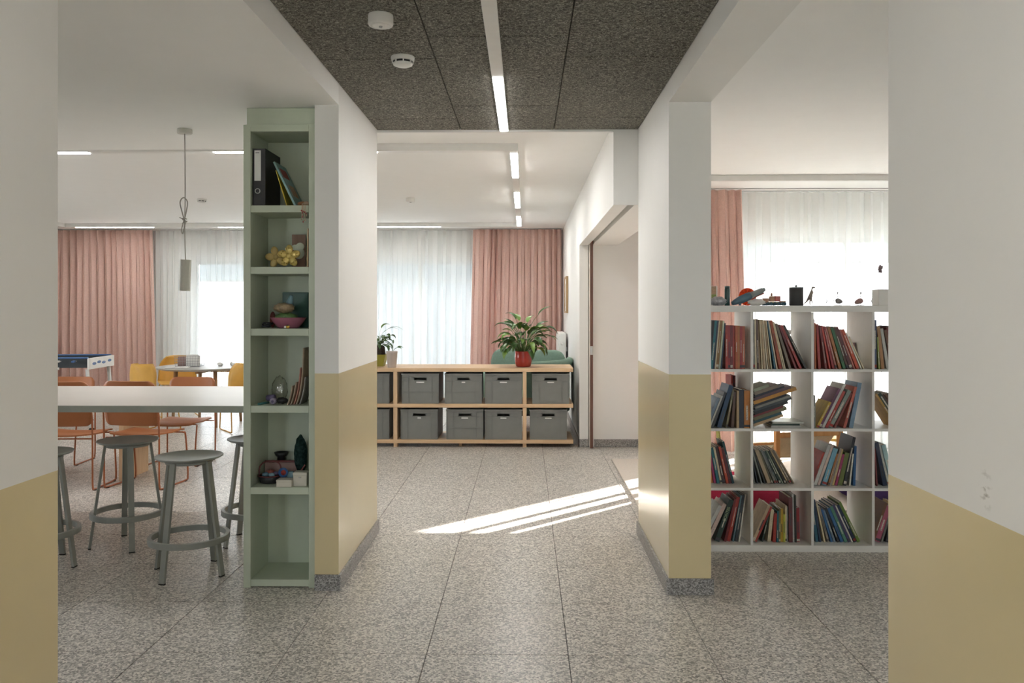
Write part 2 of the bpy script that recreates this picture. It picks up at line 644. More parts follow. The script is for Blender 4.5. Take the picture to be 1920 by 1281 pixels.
def cpanel(x0, x1, y0, y1):
    g, gy = 0.0018, 0.0045
    return box('ceiling_panel', 'woodwool', x0 + g, x1 - g, y0 + gy, y1 - gy, CZ, CZ + 0.0235, cor, 0.003)
for x0, x1, st in ((XL, -0.421, 3.81), (-0.421, 0.187, 3.50), (0.187, XR, 3.79)):
    ys = [st + 1.2 * k for k in range(-6, 2)]
    ys = [-3.5] + [y for y in ys if -3.45 < y < 5.3] + [5.33]
    for a, b in zip(ys[:-1], ys[1:]):
        cpanel(x0, x1, a, b)
struct(box('trim_1', 'white_metal', XL, XW, 5.332, 5.362, CZ - 0.012, 2.80), 'thin white edge trim at the end of the corridor ceiling')

# ---- walls of the corridor
struct(box('wall_left_near', 'corridor_paint', XL2, XL, -3.5, 1.68, 0, 2.80), 'white wall with ochre lower half at the left edge')
struct(box('wall_left_pier', 'corridor_paint', XL2, XL, 4.23, 5.33, 0, 2.80), 'short wall end beside the green shelf, cream below, white above')
struct(MB().box(XL2, XL, 1.68, 4.23, LZ, 2.80).build('wall_left_header', 'ceiling_paint'), 'white header above the left opening')
struct(box('wall_right_near', 'scuffed_paint', XR, XR2, -3.5, 1.667, 0, 2.80), 'scuffed white wall with ochre lower half at the right edge')
struct(box('wall_right_pier', 'corridor_paint', XR, XR2, 4.2, 5.33, 0, 2.80), 'short wall end left of the white bookcase, ochre below')
struct(MB().box(XR, XR2, 1.667, 4.2, LZ, 2.80).build('wall_right_header', 'white_paint'), 'white beam above the right opening')

# beam over the sliding door with the rail slot, and the hall's right wall
dh = MB()
dh.box(XW, 0.668, 5.332, 8.68, 2.14, 2.80)
dh.box(0.668, 0.712, 5.352, 8.68, 2.26, 2.80)
dh.box(0.668, 0.712, 5.332, 5.352, 2.14, 2.80)
dh.box(0.712, 0.98, 5.332, 8.68, 2.14, 2.80)
struct(dh.build('wall_right_door_header', 'white_paint'), 'white beam above the wide sliding door opening')
wr = MB()
wr.box(XW, 0.668, 8.68, 12.62, 0, 2.80)
wr.box(0.668, 0.712, 9.7, 12.62, 0, 2.80)
wr.box(0.668, 0.712, 8.68, 9.7, 2.26, 2.80)
wr.box(0.712, 0.98, 8.92, 12.62, 0, 2.80)
struct(wr.build('wall_right_hall', 'white_paint'), 'white right wall of the hall with the framed picture')
def window_wall(name, label, x0, x1, y0, y1, wx0, wx1, wz0, wz1):
    m = MB()
    m.box(x0, wx0, y0, y1, 0, 2.80); m.box(wx1, x1, y0, y1, 0, 2.80)
    m.box(wx0, wx1, y0, y1, 0, wz0); m.box(wx0, wx1, y0, y1, wz1, 2.80)
    return struct(m.build(name, 'white_paint'), label)
window_wall('wall_back', 'white window wall behind the sheer curtains of the hall', -7.8, 0.98, 12.62, 12.86, -5.2, -0.45, 0.2, 2.217)
window_wall('wall_reading', 'white window wall behind the white bookcase', 0.712, 5.4, 8.68, 8.92, 1.9, 5.0, 0.2, 2.225)
struct(MB().box(-7.8, -7.6, -1.1, 5.5, 0, 2.80).box(-7.8, -7.6, 7.5, 12.62, 0, 2.80).box(-7.8, -7.6, 5.5, 7.5, 0, 0.7).box(-7.8, -7.6, 5.5, 7.5, 2.3, 2.80).build('wall_left', 'white_paint'), 'left wall of the hall')
struct(box('wall_right', 'white_paint', 5.2, 5.4, -1.1, 8.68, 0, 2.80), 'right wall of the reading room')
window_wall('wall_corridor_end', 'end wall of the corridor behind the camera', -1.2, 0.98, -3.7, -3.5, -0.55, 0.35, 0.6, 2.0)
window_wall('wall_counter_front', 'front wall of the counter room', -7.8, XL2, -1.3, -1.1, -3.95, -3.05, 0.9, 2.2)
window_wall('wall_reading_front', 'front wall of the reading room', XR2, 5.4, -1.3, -1.1, 2.8, 4.0, 0.9, 2.2)

# ---- plinths
def plinth(name, parts, label):
    m = MB()
    for p in parts: m.box(*p, 0.0015)
    return struct(m.build(name, 'plinth'), label)
h = 0.082
plinth('baseboard_left', [(XL, XL + 0.013, 4.217, 5.345, 0, h), (-1.093, XL, 4.217, 4.23, 0, h), (XL2 , XL, 5.33, 5.345, 0, h)], 'grey granite plinth around the left wall end')
plinth('baseboard_right', [(XR - 0.013, XR, 4.187, 5.33, 0, h), (XR, XR2 + 0.013, 4.187, 4.2, 0, h), (XR2, XR2 + 0.013, 4.2, 4.9, 0, h)], 'grey granite plinth around the right wall end')
plinth('baseboard_hall', [(XW - 0.012, XW, 8.668, 12.6, 0, h), (XW - 0.012, 0.664, 8.668, 8.68, 0, h)], 'grey granite plinth along the right wall of the hall')
plinth('baseboard_reading', [(0.73, 1.9, 8.668, 8.68, 0, h)], 'grey granite plinth below the white wall behind the sliding door')
plinth('baseboard_near', [(XL, XL + 0.013, -3.5, 1.68, 0, h), (XR - 0.013, XR, -3.5, 1.667, 0, h)], 'grey granite plinth of the near corridor walls')

# ---- windows: frame, mullions, panes, outdoor screen
def window(name, label, x0, x1, z0, z1, y, n, screen_z=None):
    w = bpy.data.objects.new(name, None); col.objects.link(w); w.location = (x0, y, z0)
    struct(w, label)
    W, H = x1 - x0, z1 - z0
    f = MB()
    t = 0.055
    f.box(0, W, 0, 0.07, 0, t, 0.003); f.box(0, W, 0, 0.07, H - t, H, 0.003)
    f.box(0, t, 0, 0.07, t, H - t, 0.003); f.box(W - t, W, 0, 0.07, t, H - t, 0.003)
    f.build('window_frame', 'window_frame', w)
    s = W / n
    for k in range(1, n):
        box('mullion', 'window_frame', k * s - 0.03, k * s + 0.03, 0, 0.07, t, H - t, w, 0.003)
    for k in range(n):
        box('pane', 'glass', k * s + 0.03, (k + 1) * s - 0.03, 0.032, 0.036, t * 0.8, H - t * 0.8, w)
    box('window_sill', 'plinth', -0.02, W + 0.02, -0.12, 0.0, -0.02, 0.0, w, 0.003)
    if screen_z is None: return w
    sc = MB().box(0.01, W - 0.01, 0.20, 0.204, screen_z - z0, H + 0.02)
    so = sc.build('outdoor_screen', 'screen', w)
    MB().box(0.0, W, 0.19, 0.214, screen_z - z0 - 0.025, screen_z - z0, 0.004).build('bottom_bar', 'window_frame', so)
    return w
window('window_1', 'wide window behind the sheer curtains of the hall', -5.2, -0.45, 0.2, 2.217, 12.74, 4, 1.92)
window('window_2', 'wide window behind the white bookcase', 1.9, 5.0, 0.2, 2.225, 8.8, 2, 1.99)

window('window_added_corridor', 'unseen window added behind the camera to brighten the corridor', -0.55, 0.35, 0.6, 2.0, -3.63, 1)  # added out of view as fill light for the near corridor
window('window_added_counter', 'unseen window added to brighten the counter room from the front', -3.95, -3.05, 0.9, 2.2, -1.25, 1)  # added out of view to light the faces turned to the camera

w5 = window('window_added_left', 'unseen window added to brighten the counter side from the left', 0, 2.0, 0.7, 2.3, 0, 2)  # added out of view to lift the counter top and left ceiling
w5.location = (-7.64, 5.5, 0.7); w5.rotation_euler = (0, 0, R(90))

window('window_added_front', 'unseen window added to brighten the bookcase front', 2.8, 4.0, 0.9, 2.2, -1.25, 1)  # added out of view to lift the front of the bookcase

# ---- the sliding door, half drawn out of its pocket
dr = struct(thing('door_1', '', ''), 'sliding door with a brown wooden edge, pushed into the wall'); del dr['category']
dr.location = (0.69, 8.53, 0)
M['door_edge'] = wood('door_edge_wood', (0.10, 0.042, 0.026), (0.17, 0.075, 0.048), 2, 0.45)
M['door_face'] = plain('door_face_laminate', (0.68, 0.62, 0.54), 0.5, var=0.03)
M['steel'] = plain('brushed_steel', (0.5, 0.49, 0.47), 0.32, 1.0)
MB().box(-0.016, 0.016, 0.004, 1.1, 0.012, 2.2).build('door_leaf', 'door_face', dr)
MB().box(-0.015, 0.015, -0.012, 0.004, 0.012, 2.2).build('door_edge', 'door_edge', dr)
lk = MB().box(-0.013, 0.013, -0.016, -0.0125, 0.985, 1.075, 0.001).build('lock_plate', 'steel', dr)
MB().box(-0.005, 0.005, -0.0185, -0.016, 1.01, 1.05, 0.001).build('latch', 'steel', lk)

# ---- outside: ground, and blocks added to shape the sunlight
struct(box('ground_outside', 'paving', -60, 60, -60, 90, -0.5, -0.4), 'pale paving outside')
struct(box('wall_added_sun_block', 'outdoor_brick', -3.4, 5.2, 18, 26, -0.4, 10.0), 'dark house block added outside to stop sun and dim the hall window')  # added to keep sun off the hall and tone its window down
struct(box('wall_added_beam_edge', 'plaster', 10.6, 12.35, 18, 20, -0.4, 10.0), 'unseen pale block added outside to cut the sun beam')  # out of view, added to block sun on one side of the slit
struct(box('wall_added_beam_stop', 'plaster', 5.45, 14, 10.4, 10.6, -0.4, 5.0), 'unseen pale wall added outside to narrow the sun beam')  # out of view, added to block sun on the other side
for k in range(3):  # out of view, added to split the sun beam into streaks
    struct(box('trim_%d' % (k + 2), 'plaster', 4.86 + 0.2 * k, 4.91 + 0.2 * k, 10.45, 10.5, -0.4, 5.0), 'unseen slim post added outside to streak the sun patch')

# ---- curtains
def curtain(name, label, mat, x0, x1, y, z0, z1, pitch, amp, seed, cat='curtain', flare=0.0, lean=(0, 0), nz=14, top_amp=0.6):
    rnd = random.Random(seed)
    bounds = [0.0]
    while bounds[-1] < (x1 - x0):
        bounds.append(bounds[-1] + pitch * rnd.uniform(0.65, 1.4))
    n = len(bounds) - 1
    sc = (x1 - x0) / bounds[-1]
    am = [rnd.uniform(0.55, 1.15) for _ in range(n)]
    dr_ = [rnd.uniform(-1, 1) for _ in range(n + 1)]
    per = 10
    cols = []
    for k in range(n):
        for q in range(per):
            cols.append((k, q / per))
    cols.append((n - 1, 1.0))
    def fn(u, v):
        i = round(u * (len(cols) - 1))
        k, s = cols[i]
        z = z1 + (z0 - z1) * v
        xa = (bounds[k] + dr_[k] * pitch * 0.35 * v) * sc
        xb = (bounds[k + 1] + dr_[k + 1] * pitch * 0.35 * v) * sc
        if k == 0: xa = 0.0
        if k == n - 1: xb = (x1 - x0)
        x = xa + (xb - xa) * s + lean[0] * v * (1 - u) + lean[1] * v * u
        a = amp * am[k] * (top_amp + (1 - top_amp) * v)
        w = math.sin(2 * PI * s)
        x += 0.18 * (xb - xa) * math.sin(4 * PI * s) * (0.4 + 0.6 * v)
        return (x0 + x, y + a * w, z)
    m = MB().grid(fn, len(cols), nz, True)
    return tag(m.build(name, mat), label, cat)
curtain('curtain', 'pink curtain at the far left behind the table football', 'pink_cloth', -7.22, -5.68, 12.36, 0.02, FZ - 0.012, 0.105, 0.066, 1, lean=(0, 0.07), nz=18)
curtain('curtain', 'pink curtain behind the green armchair and peace lily', 'pink_cloth', -0.79, 0.545, 12.36, 0.02, FZ - 0.012, 0.105, 0.066, 2, lean=(-0.06, 0), nz=18)
curtain('curtain', 'pink curtain above the toys on the white bookcase', 'pink_cloth', 1.35, 2.19, 8.31, 0.02, FZ - 0.012, 0.092, 0.055, 3, lean=(0, 0.07), nz=18)
curtain('sheer_curtain', 'long white sheer curtain across the hall window', 'sheer', -5.85, -0.62, 12.50, 0.03, FZ - 0.012, 0.12, 0.05, 4, nz=8)
curtain('sheer_curtain', 'white sheer curtain above the white bookcase', 'sheer', 2.0, 5.1, 8.47, 0.03, FZ - 0.012, 0.115, 0.045, 5, nz=8)
M['rail'] = plain('curtain_rail', (0.35, 0.34, 0.33), 0.5)
for nm, lb, a in (('curtain_rail', 'slim curtain rail along the hall ceiling', (-7.3, 0.55, 12.33, 12.53)), ('curtain_rail', 'slim curtain rail along the reading room ceiling', (1.3, 5.15, 8.28, 8.49))):
    r_ = thing(nm, lb, 'curtain rail', (a[0], a[2], FZ))
    L = a[1] - a[0]
    MB().box(0, L, 0, 0.016, -0.006, 0.0).build('track', 'rail', r_)
    MB().box(0, L, a[3] - a[2] - 0.04, a[3] - a[2] - 0.024, -0.006, 0.0).build('track', 'rail', r_)

# ---- linear ceiling lights
def bar_light(name, label, runs, z0, z1, lit, glow='lamp_glow'):
    t = thing(name, label, 'ceiling light', (runs[0][0], runs[0][2], z1))
    ox, oy = runs[0][0], runs[0][2]
    for (x0, x1, y0, y1) in runs:
        MB().box(x0 - ox, x1 - ox, y0 - oy, y1 - oy, z0 - z1, -0.0005, 0.002).build('housing', 'white_metal', t)
    for (x0, x1, y0, y1) in lit:
        MB().box(x0 - ox, x1 - ox, y0 - oy, y1 - oy, z0 - z1 - 0.003, z0 - z1 + 0.004).build('diffuser', glow, t)
    return t
bar_light('linear_light', 'slim white light bar in the dark corridor ceiling, lit at its end', [(-0.168, -0.108, -3.4, 5.315)], CZ - 0.012, CZ,
          [(-0.163, -0.113, 4.08, 5.30), (-0.163, -0.113, -3.0, 0.75)], 'lamp_glow_corridor')  # long lit stretch behind the camera is added to brighten the near walls
w = 0.062
bar_light('linear_light', 'long rectangular loop of white light bars on the hall ceiling',
          [(-6.6, -0.055, 6.0, 6.0 + w), (-0.117, -0.055, 6.0 + w, 11.5), (-6.6, -0.055, 11.5, 11.5 + w), (-6.6, -6.6 + w, 6.0 + w, 11.5)], FZ - 0.055, FZ,
          [(-4.45, -3.25, 6.004, 6.058), (-2.31, -1.1, 6.004, 6.058)] +
          [(-0.113, -0.059, a, b) for a, b in ((6.11, 7.23), (8.15, 9.39), (10.26, 11.44))] +
          [(a, b, 11.504, 11.558) for a, b in ((-6.39, -5.29), (-4.35, -3.25), (-2.35, -1.2))] +
          [(-6.596, -6.542, a, b) for a, b in ((7.0, 8.2), (9.2, 10.4))])
bar_light('linear_light', 'white light bar across the reading room ceiling', [(1.0, 5.2, 7.45, 7.512)], FZ - 0.055, FZ, [(3.95, 5.1, 7.454, 7.508)], 'lamp_glow_reading')  # lit stretch is added out of view to brighten the reading room

# ---- detectors
M['plastic_white'] = plain('white_plastic', (0.76, 0.75, 0.72), 0.42, var=0.02)
M['plastic_dark'] = plain('dark_plastic', (0.03, 0.03, 0.03), 0.5)
M['lens'] = plain('sensor_lens', (0.42, 0.42, 0.41), 0.25)
t = thing('motion_sensor', 'white drum shaped motion sensor on the dark corridor ceiling', 'sensor', (-0.575, 3.24, CZ))
MB().lathe([(0.049, 0.0), (0.05, -0.004), (0.05, -0.036), (0.047, -0.042), (0.040, -0.043)], 32).build('housing', 'plastic_white', t)
MB().lathe([(0.039, -0.0431), (0.03, -0.0445), (0.0, -0.045)], 24).build('cover', 'plastic_white', t)
MB().lathe([(0.007, -0.045), (0.006, -0.050), (0.0, -0.052)], 12).build('sensor_eye', 'lens', t)
def smoke(label, loc, s=1.0):
    t = thing('smoke_detector', label, 'smoke detector', loc)
    MB().lathe([(0.054 * s, 0.0), (0.055 * s, -0.003), (0.053 * s, -0.017 * s), (0.05 * s, -0.021 * s)], 32).build('base', 'plastic_white', t)
    MB().lathe([(0.046 * s, -0.0212 * s), (0.046 * s, -0.030 * s)], 32).build('vent_ring', 'plastic_dark', t)
    MB().lathe([(0.047 * s, -0.0302 * s), (0.044 * s, -0.038 * s), (0.03 * s, -0.044 * s), (0.0, -0.045 * s)], 32).build('cap', 'plastic_white', t)
    for k in range(8):
        a = k * PI / 4 + 0.2
        MB().box(-0.003 * s, 0.003 * s, -0.003 * s, 0.003 * s, -0.031 * s, -0.020 * s).build('vent_rib', 'plastic_white', t, loc=(0.047 * s * math.cos(a), 0.047 * s * math.sin(a), 0), rot=(0, 0, a))
    return t
smoke('white round smoke detector on the dark corridor ceiling', (-0.568, 3.78, CZ))
smoke('small white smoke detector on the ceiling near the hanging lamp', (-3.58, 8.99, FZ), 0.95)
t = thing('motion_sensor', 'small white sensor on the hall ceiling above the crates', 'sensor', (-1.26, 8.95, FZ))
MB().lathe([(0.049, 0.0), (0.05, -0.004), (0.05, -0.036), (0.047, -0.042), (0.0, -0.044)], 24).build('housing', 'plastic_white', t)
MB().lathe([(0.012, -0.044), (0.010, -0.050), (0.0, -0.052)], 12).build('sensor_eye', 'lens', t)

# ================================================================== FURNITURE
# ---- green shelf beside the left wall end
M['sage'] = plain('sage_green_lacquer', (0.50, 0.555, 0.445), 0.5, var=0.05, vscale=5.0)
gs = thing('tall_shelf', 'tall narrow sage green shelf full of odds and ends', 'shelf', (-1.288, 4.26, 0))
GX0, GX1, GD = -0.190, 0.190, 0.305     # local, y runs back
MB().box(GX0, GX0 + 0.038, 0, GD, 0, 2.428, 0.0015).build('side_panel', 'sage', gs)
MB().box(GX1 - 0.036, GX1, 0, GD, 0, 2.428, 0.0015).build('side_panel', 'sage', gs)
MB().box(GX0 + 0.038, GX1 - 0.036, GD - 0.012, GD, 0.0, 2.428).build('back_panel', 'sage', gs)
GREEN_SHELVES = [2.005, 1.682, 1.358, 0.954, 0.526, 0.043]   # upper faces
for z in GREEN_SHELVES:
    MB().box(GX0 + 0.0385, GX1 - 0.0365, 0.002, GD - 0.0125, z - 0.037, z, 0.0015).build('shelf_board', 'sage', gs)
MB().box(GX0 + 0.0385, GX1 - 0.0365, 0.0, GD - 0.0125, 2.392, 2.428, 0.0015).build('top_board', 'sage', gs)
MB().box(GX0 + 0.012, GX1 - 0.002, 0.02, GD, 2.4285, 2.519).build('filler_panel', 'sage', gs)

# ---- counter table
M['counter_top'] = plain('pale_grey_laminate', (0.60, 0.575, 0.54), 0.34, var=0.03, vscale=3.0)
M['counter_edge'] = plain('sage_grey_edge', (0.36, 0.375, 0.33), 0.5)
M['pine'] = wood('pine_board', (0.60, 0.40, 0.235), (0.74, 0.53, 0.335), 0, 0.5)
M['pine_v'] = wood('pine_board_upright', (0.60, 0.40, 0.235), (0.74, 0.53, 0.335), 2, 0.5)
t = thing('counter_table', 'long pale grey counter table behind the grey stools', 'table', (-2.9, 5.3, 0))
MB().box(-1.45, 1.41, -0.598, 0.60, 0.862, 0.9005, 0.001).build('table_top', 'counter_top', t)
MB().box(-1.45, 1.41, -0.602, -0.5985, 0.862, 0.899).build('edge_band', 'counter_edge', t)
for x in (1.345, -1.40):
    for y0, y1 in ((-0.5, -0.42), (0.1, 0.5)):
        MB().box(x, x + 0.04, y0, y1, 0, 0.8615).build('leg_panel', 'pine_v', t)

# ---- bar stools
M['stool'] = plain('grey_green_enamel', (0.32, 0.335, 0.31), 0.42, var=0.04)
M['rubber'] = plain('black_rubber', (0.02, 0.02, 0.02), 0.8)
def make_stool():
    t = thing('bar_stool', '', 'stool')
    MB().lathe([(0.0, 0.634), (0.10, 0.632), (0.165, 0.637), (0.179, 0.645), (0.1795, 0.651), (0.174, 0.651), (0.150, 0.646), (0.08, 0.641), (0.0, 0.640)], 40).build('seat', 'stool', t)
    MB().lathe([(0.10, 0.612), (0.125, 0.612), (0.125, 0.631), (0.10, 0.631)], 28).build('swivel_plate', 'stool', t)
    for k in range(4):
        a = k * PI / 2
        ca, sa = math.cos(a), math.sin(a)
        r0, r1 = 0.128, 0.213
        tx, ty = -sa, ca
        w2, d2 = 0.0165, 0.0075
        pts = []
        for (r, z) in ((r1, 0.006), (r0, 0.625)):
            for (aw, ad) in ((-w2, -d2), (w2, -d2), (w2, d2), (-w2, d2)):
                pts.append((ca * (r + ad) + tx * aw, sa * (r + ad) + ty * aw, z))
        lg = MB().add(pts, [(3, 2, 1, 0), (4, 5, 6, 7), (0, 1, 5, 4), (1, 2, 6, 5), (2, 3, 7, 6), (3, 0, 4, 7)]).build('leg', 'stool', t)
        f = MB(); f.mt = Matrix.Translation((ca * r1, sa * r1, 0)) @ Matrix.Rotation(a, 4, 'Z')
        f.box(-d2 - 0.0005, d2 + 0.0005, -w2 - 0.0005, w2 + 0.0005, 0, 0.007).build('foot_cap', 'rubber', lg)
    MB().lathe([(0.1935, 0.182), (0.214, 0.182), (0.215, 0.184), (0.215, 0.212), (0.213, 0.214), (0.1935, 0.214), (0.1935, 0.182)], 48, smooth=False).build('foot_ring', 'stool', t)
    return t
st0 = make_stool()
for i, (x, y, a, lb) in enumerate([(-1.863, 4.50, -16.5, 'grey metal bar stool, nearest one, left of the green shelf'),
                                   (-2.47, 5.04, -58, 'grey metal bar stool tucked half under the counter, second from left'),
                                   (-2.765, 4.60, -4, 'grey metal bar stool cut off by the left wall edge'),
                                   (-1.69, 5.12, -41, 'grey metal bar stool half hidden behind the green shelf')]):
    o = st0 if i == 0 else clone(st0)
    o.location = (x, y, 0); o.rotation_euler = (0, 0, R(a))
    o['label'] = lb; o['group'] = 'bar stools at the counter'

# ---- dining table with slab legs and the terracotta chairs
t = thing('dining_table', 'low pine table with slab legs behind the counter', 'table', (-3.75, 7.22, 0))
MB().box(-1.1, 1.1, -0.36, 0.36, 0.70, 0.735, 0.002).build('table_top', 'counter_top', t)
for x in (0.30, -0.85):
    MB().box(x, x + 0.04, -0.34, 0.12, 0, 0.6995, 0.001).build('leg_panel', 'pine_v', t)

M['terracotta'] = plain('terracotta_shell', (0.40, 0.145, 0.055), 0.42, var=0.04)
M['terracotta_tube'] = plain('terracotta_tube', (0.38, 0.12, 0.045), 0.4)
M['mustard'] = plain('mustard_shell', (0.66, 0.37, 0.075), 0.45, var=0.04)
M['mustard_tube'] = plain('mustard_tube', (0.60, 0.33, 0.07), 0.4)
def rounded_panel(m, w0, w1, z0, z1, rad, depth, curve, lean, th, nu=17, nv=19):
    """upright panel: width w0 at bottom, w1 at top, rounded corners, bowed by `curve`, leaning back by `lean`"""
    H = z1 - z0
    def fn(u, v):
        v = 0.5 - 0.5 * math.cos(PI * v)
        z = v * H
        hw = (w0 + (w1 - w0) * v) / 2
        d = min(z, H - z)
        if d < rad: hw -= rad - math.sqrt(max(0, rad * rad - (rad - d) ** 2))
        s = -1 + 2 * u
        x = s * hw
        return (x, depth - lean * v - curve * (1 - (x / (w0 / 2)) ** 2) , z0 + z)
    return m.grid(fn, nu, nv, True, th)
def make_chair():
    t = thing('sled_chair', '', 'chair')
    # +Y is the direction the sitter faces
    def seat(u, v):
        x = (-1 + 2 * u)
        y = -0.21 + 0.43 * v
        hw = 0.225 - (0.03 if v < 0.06 or v > 0.94 else 0.0)
        return (x * hw, y, 0.445 + 0.012 * abs(x) ** 2 - 0.02 * max(0, v - 0.75) / 0.25 * (v - 0.75) * 4 - 0.012 * (1 - abs(2 * v - 1)))
    MB().grid(seat, 13, 13, True, 0.011).build('seat', 'terracotta', t)
    rounded_panel(MB(), 0.485, 0.455, 0.52, 0.882, 0.06, -0.195, 0.035, 0.05, 0.011).build('backrest', 'terracotta', t)
    for s in (-1, 1):
        x = 0.243 * s
        p = smooth_path([(x * 0.97, -0.238, 0.72), (x, -0.218, 0.50), (x, -0.215, 0.12), (x, -0.208, 0.03), (x, -0.185, 0.0095), (x, 0.0, 0.008), (x, 0.18, 0.0095), (x, 0.205, 0.035), (x, 0.200, 0.15), (x, 0.170, 0.39), (x * 0.97, 0.150, 0.418), (x * 0.9, 0.120, 0.424)], 5)
        fr = MB().tube(p, 0.0075, 8).build('sled_frame', 'terracotta_tube', t)
        MB().box(x - 0.011, x + 0.011, -0.19, -0.16, 0, 0.006).build('glide', 'rubber', fr)
        MB().box(x - 0.011, x + 0.011, 0.15, 0.18, 0, 0.006).build('glide', 'rubber', fr)
    MB().tube([(-0.236, -0.20, 0.418), (0.236, -0.20, 0.418)], 0.006, 8).build('cross_bar', 'terracotta_tube', t)
    MB().tube([(-0.215, 0.118, 0.424), (0.215, 0.118, 0.424)], 0.006, 8).build('cross_bar', 'terracotta_tube', t)
    return t
ch0 = make_chair()
for i, (x, y, a, s, lb) in enumerate([(-3.15, 6.76, -8, 1.0, 'terracotta sled chair with its back to the counter, middle one'),
                                      (-3.725, 6.70, 3, 1.0, 'terracotta sled chair with its back to the counter, cut off by left wall'),
                                      (-3.28, 7.72, 176, 0.90, 'terracotta sled chair facing the counter, right one near green shelf'),
                                      (-4.45, 7.72, 184, 0.90, 'terracotta sled chair facing the counter, left one behind another chair')]):
    o = ch0 if i == 0 else clone(ch0)
    o.location = (x, y, 0); o.rotation_euler = (0, 0, R(a)); o.scale = (1, 1, s)
    o['label'] = lb; o['group'] = 'terracotta chairs around the pine table'

# ---- round table with mustard shell chairs by the window
M['table_grey'] = plain('grey_table_top', (0.42, 0.41, 0.39), 0.4)
M['oak'] = wood('oak_leg', (0.36, 0.2, 0.10), (0.48, 0.29, 0.16), 2, 0.5)
t = thing('round_table', 'round grey table with wooden legs by the bright window', 'table', (-4.05, 10.35, 0))
MB().lathe([(0.0, 0.705), (0.56, 0.705), (0.60, 0.715), (0.612, 0.728), (0.605, 0.737), (0.0, 0.737)], 48, smooth=False).build('table_top', 'table_grey', t)
MB().box(-0.34, 0.34, -0.02, 0.02, 0.66, 0.7045).box(-0.02, 0.02, -0.34, -0.0205, 0.66, 0.7045).box(-0.02, 0.02, 0.0205, 0.34, 0.66, 0.7045).build('apron', 'oak', t)
for a in (35, 125, 215, 305):
    ca, sa = math.cos(R(a)), math.sin(R(a))
    MB().tube([(ca * 0.42, sa * 0.42, 0), (ca * 0.38, sa * 0.38, 0.7045)], [0.017, 0.026], 10).build('leg', 'oak', t)
def make_shell_chair():
    t = thing('shell_chair', '', 'chair')
    def shell(u, v):
        # v 0 front edge of the seat -> 1 top of the back ; u across
        s = -1 + 2 * u
        if v < 0.5:
            q = v / 0.5
            y, z, hw = 0.24 - 0.42 * q, 0.45 - 0.015 * math.sin(PI * q), 0.235 + 0.02 * q
            up = 0.03 * q
        else:
            q = (v - 0.5) / 0.5
            y = -0.18 - 0.03 * math.sin(q * PI / 2) - 0.05 * q
            z = 0.45 + 0.37 * q * (0.35 + 0.65 * q ** 0.4)
            hw = 0.255 - 0.025 * q
            if q > 0.62:
                e = (q - 0.62) / 0.38
                hw *= math.sqrt(max(0.02, 1 - 0.62 * e * e))
            up = 0.03 * (1 - q)
        fwd = (0.17 * max(0, (v - 0.35) / 0.65)) if v > 0.35 else 0.0
        return (s * hw, y + fwd * abs(s) ** 2.4, z + up * abs(s) ** 2)
    MB().grid(shell, 17, 25, True, 0.011).build('shell', 'mustard', t)
    for sx in (-1, 1):
        x = 0.235 * sx
        p = smooth_path([(x * 0.75, -0.12, 0.43), (x * 0.98, -0.19, 0.40), (x, -0.225, 0.06), (x, -0.20, 0.010), (x, 0.0, 0.008), (x, 0.19, 0.010), (x, 0.21, 0.06), (x * 0.98, 0.15, 0.39), (x * 0.75, 0.10, 0.425)], 5)
        MB().tube(p, 0.0075, 8).build('sled_frame', 'mustard_tube', t)
    MB().tube([(-0.18, -0.12, 0.43), (0.18, -0.12, 0.43)], 0.006, 8).build('cross_bar', 'mustard_tube', t)
    MB().tube([(-0.18, 0.10, 0.425), (0.18, 0.10, 0.425)], 0.006, 8).build('cross_bar', 'mustard_tube', t)
    return t
sh0 = make_shell_chair()
for i, (x, y, a, lb) in enumerate([(-4.45, 9.68, -30, 'mustard shell chair on the left side of the round grey table'),
                                   (-4.74, 11.10, -150, 'mustard shell chair behind the round grey table'),
                                   (-3.40, 9.86, 38, 'mustard shell chair right of the round table, beside the green shelf')]):
    o = sh0 if i == 0 else clone(sh0)
    o.location = (x, y, 0); o.rotation_euler = (0, 0, R(a))
    o['label'] = lb; o['group'] = 'mustard chairs around the round table'

# wire basket with papers on the round table
M['wire'] = plain('grey_wire', (0.33, 0.32, 0.33), 0.35, 0.8)
M['paper'] = plain('white_paper', (0.80, 0.79, 0.76), 0.8, var=0.03)
M['card_brown'] = plain('brown_card', (0.30, 0.20, 0.18), 0.8)
t = thing('wire_basket', 'grey wire basket on the round grey table', 'basket', (-4.25, 10.28, 0.737), 0.1)
bw = MB()
for k in range(11):
    x = -0.16 + 0.032 * k
    for y in (-0.085, 0.085): bw.tube([(x * 0.94, y, 0.002), (x, y * 1.08, 0.135)], 0.0016, 5)
for k in range(5):
    z = 0.006 + 0.032 * k
    e = 1 + 0.012 * k
    bw.tube([(-0.155 * e, -0.085 * e, z), (0.155 * e, -0.085 * e, z), (0.155 * e, 0.085 * e, z), (-0.155 * e, 0.085 * e, z)], 0.002, 5, True)
bw.build('wire_mesh', 'wire', t)
MB().box(-0.15, 0.15, -0.08, 0.08, 0.001, 0.004).build('tray', 'wire', t)
tag(MB().box(-0.03, 0.115, -0.05, -0.044, 0.0, 0.145).box(-0.015, 0.135, -0.036, -0.030, 0.0, 0.13).build('paper_sheaf', 'paper', None, (-4.25, 10.28, 0.7412), (R(-4), 0, 0.1)), 'white papers standing in the wire basket', 'papers')
tag(MB().box(-0.13, -0.045, -0.05, 0.03, 0.0, 0.12, 0.004).build('card_box', 'card_brown', None, (-4.25, 10.28, 0.7415), (0, 0, 0.1)), 'small brown box standing in the wire basket', 'box')
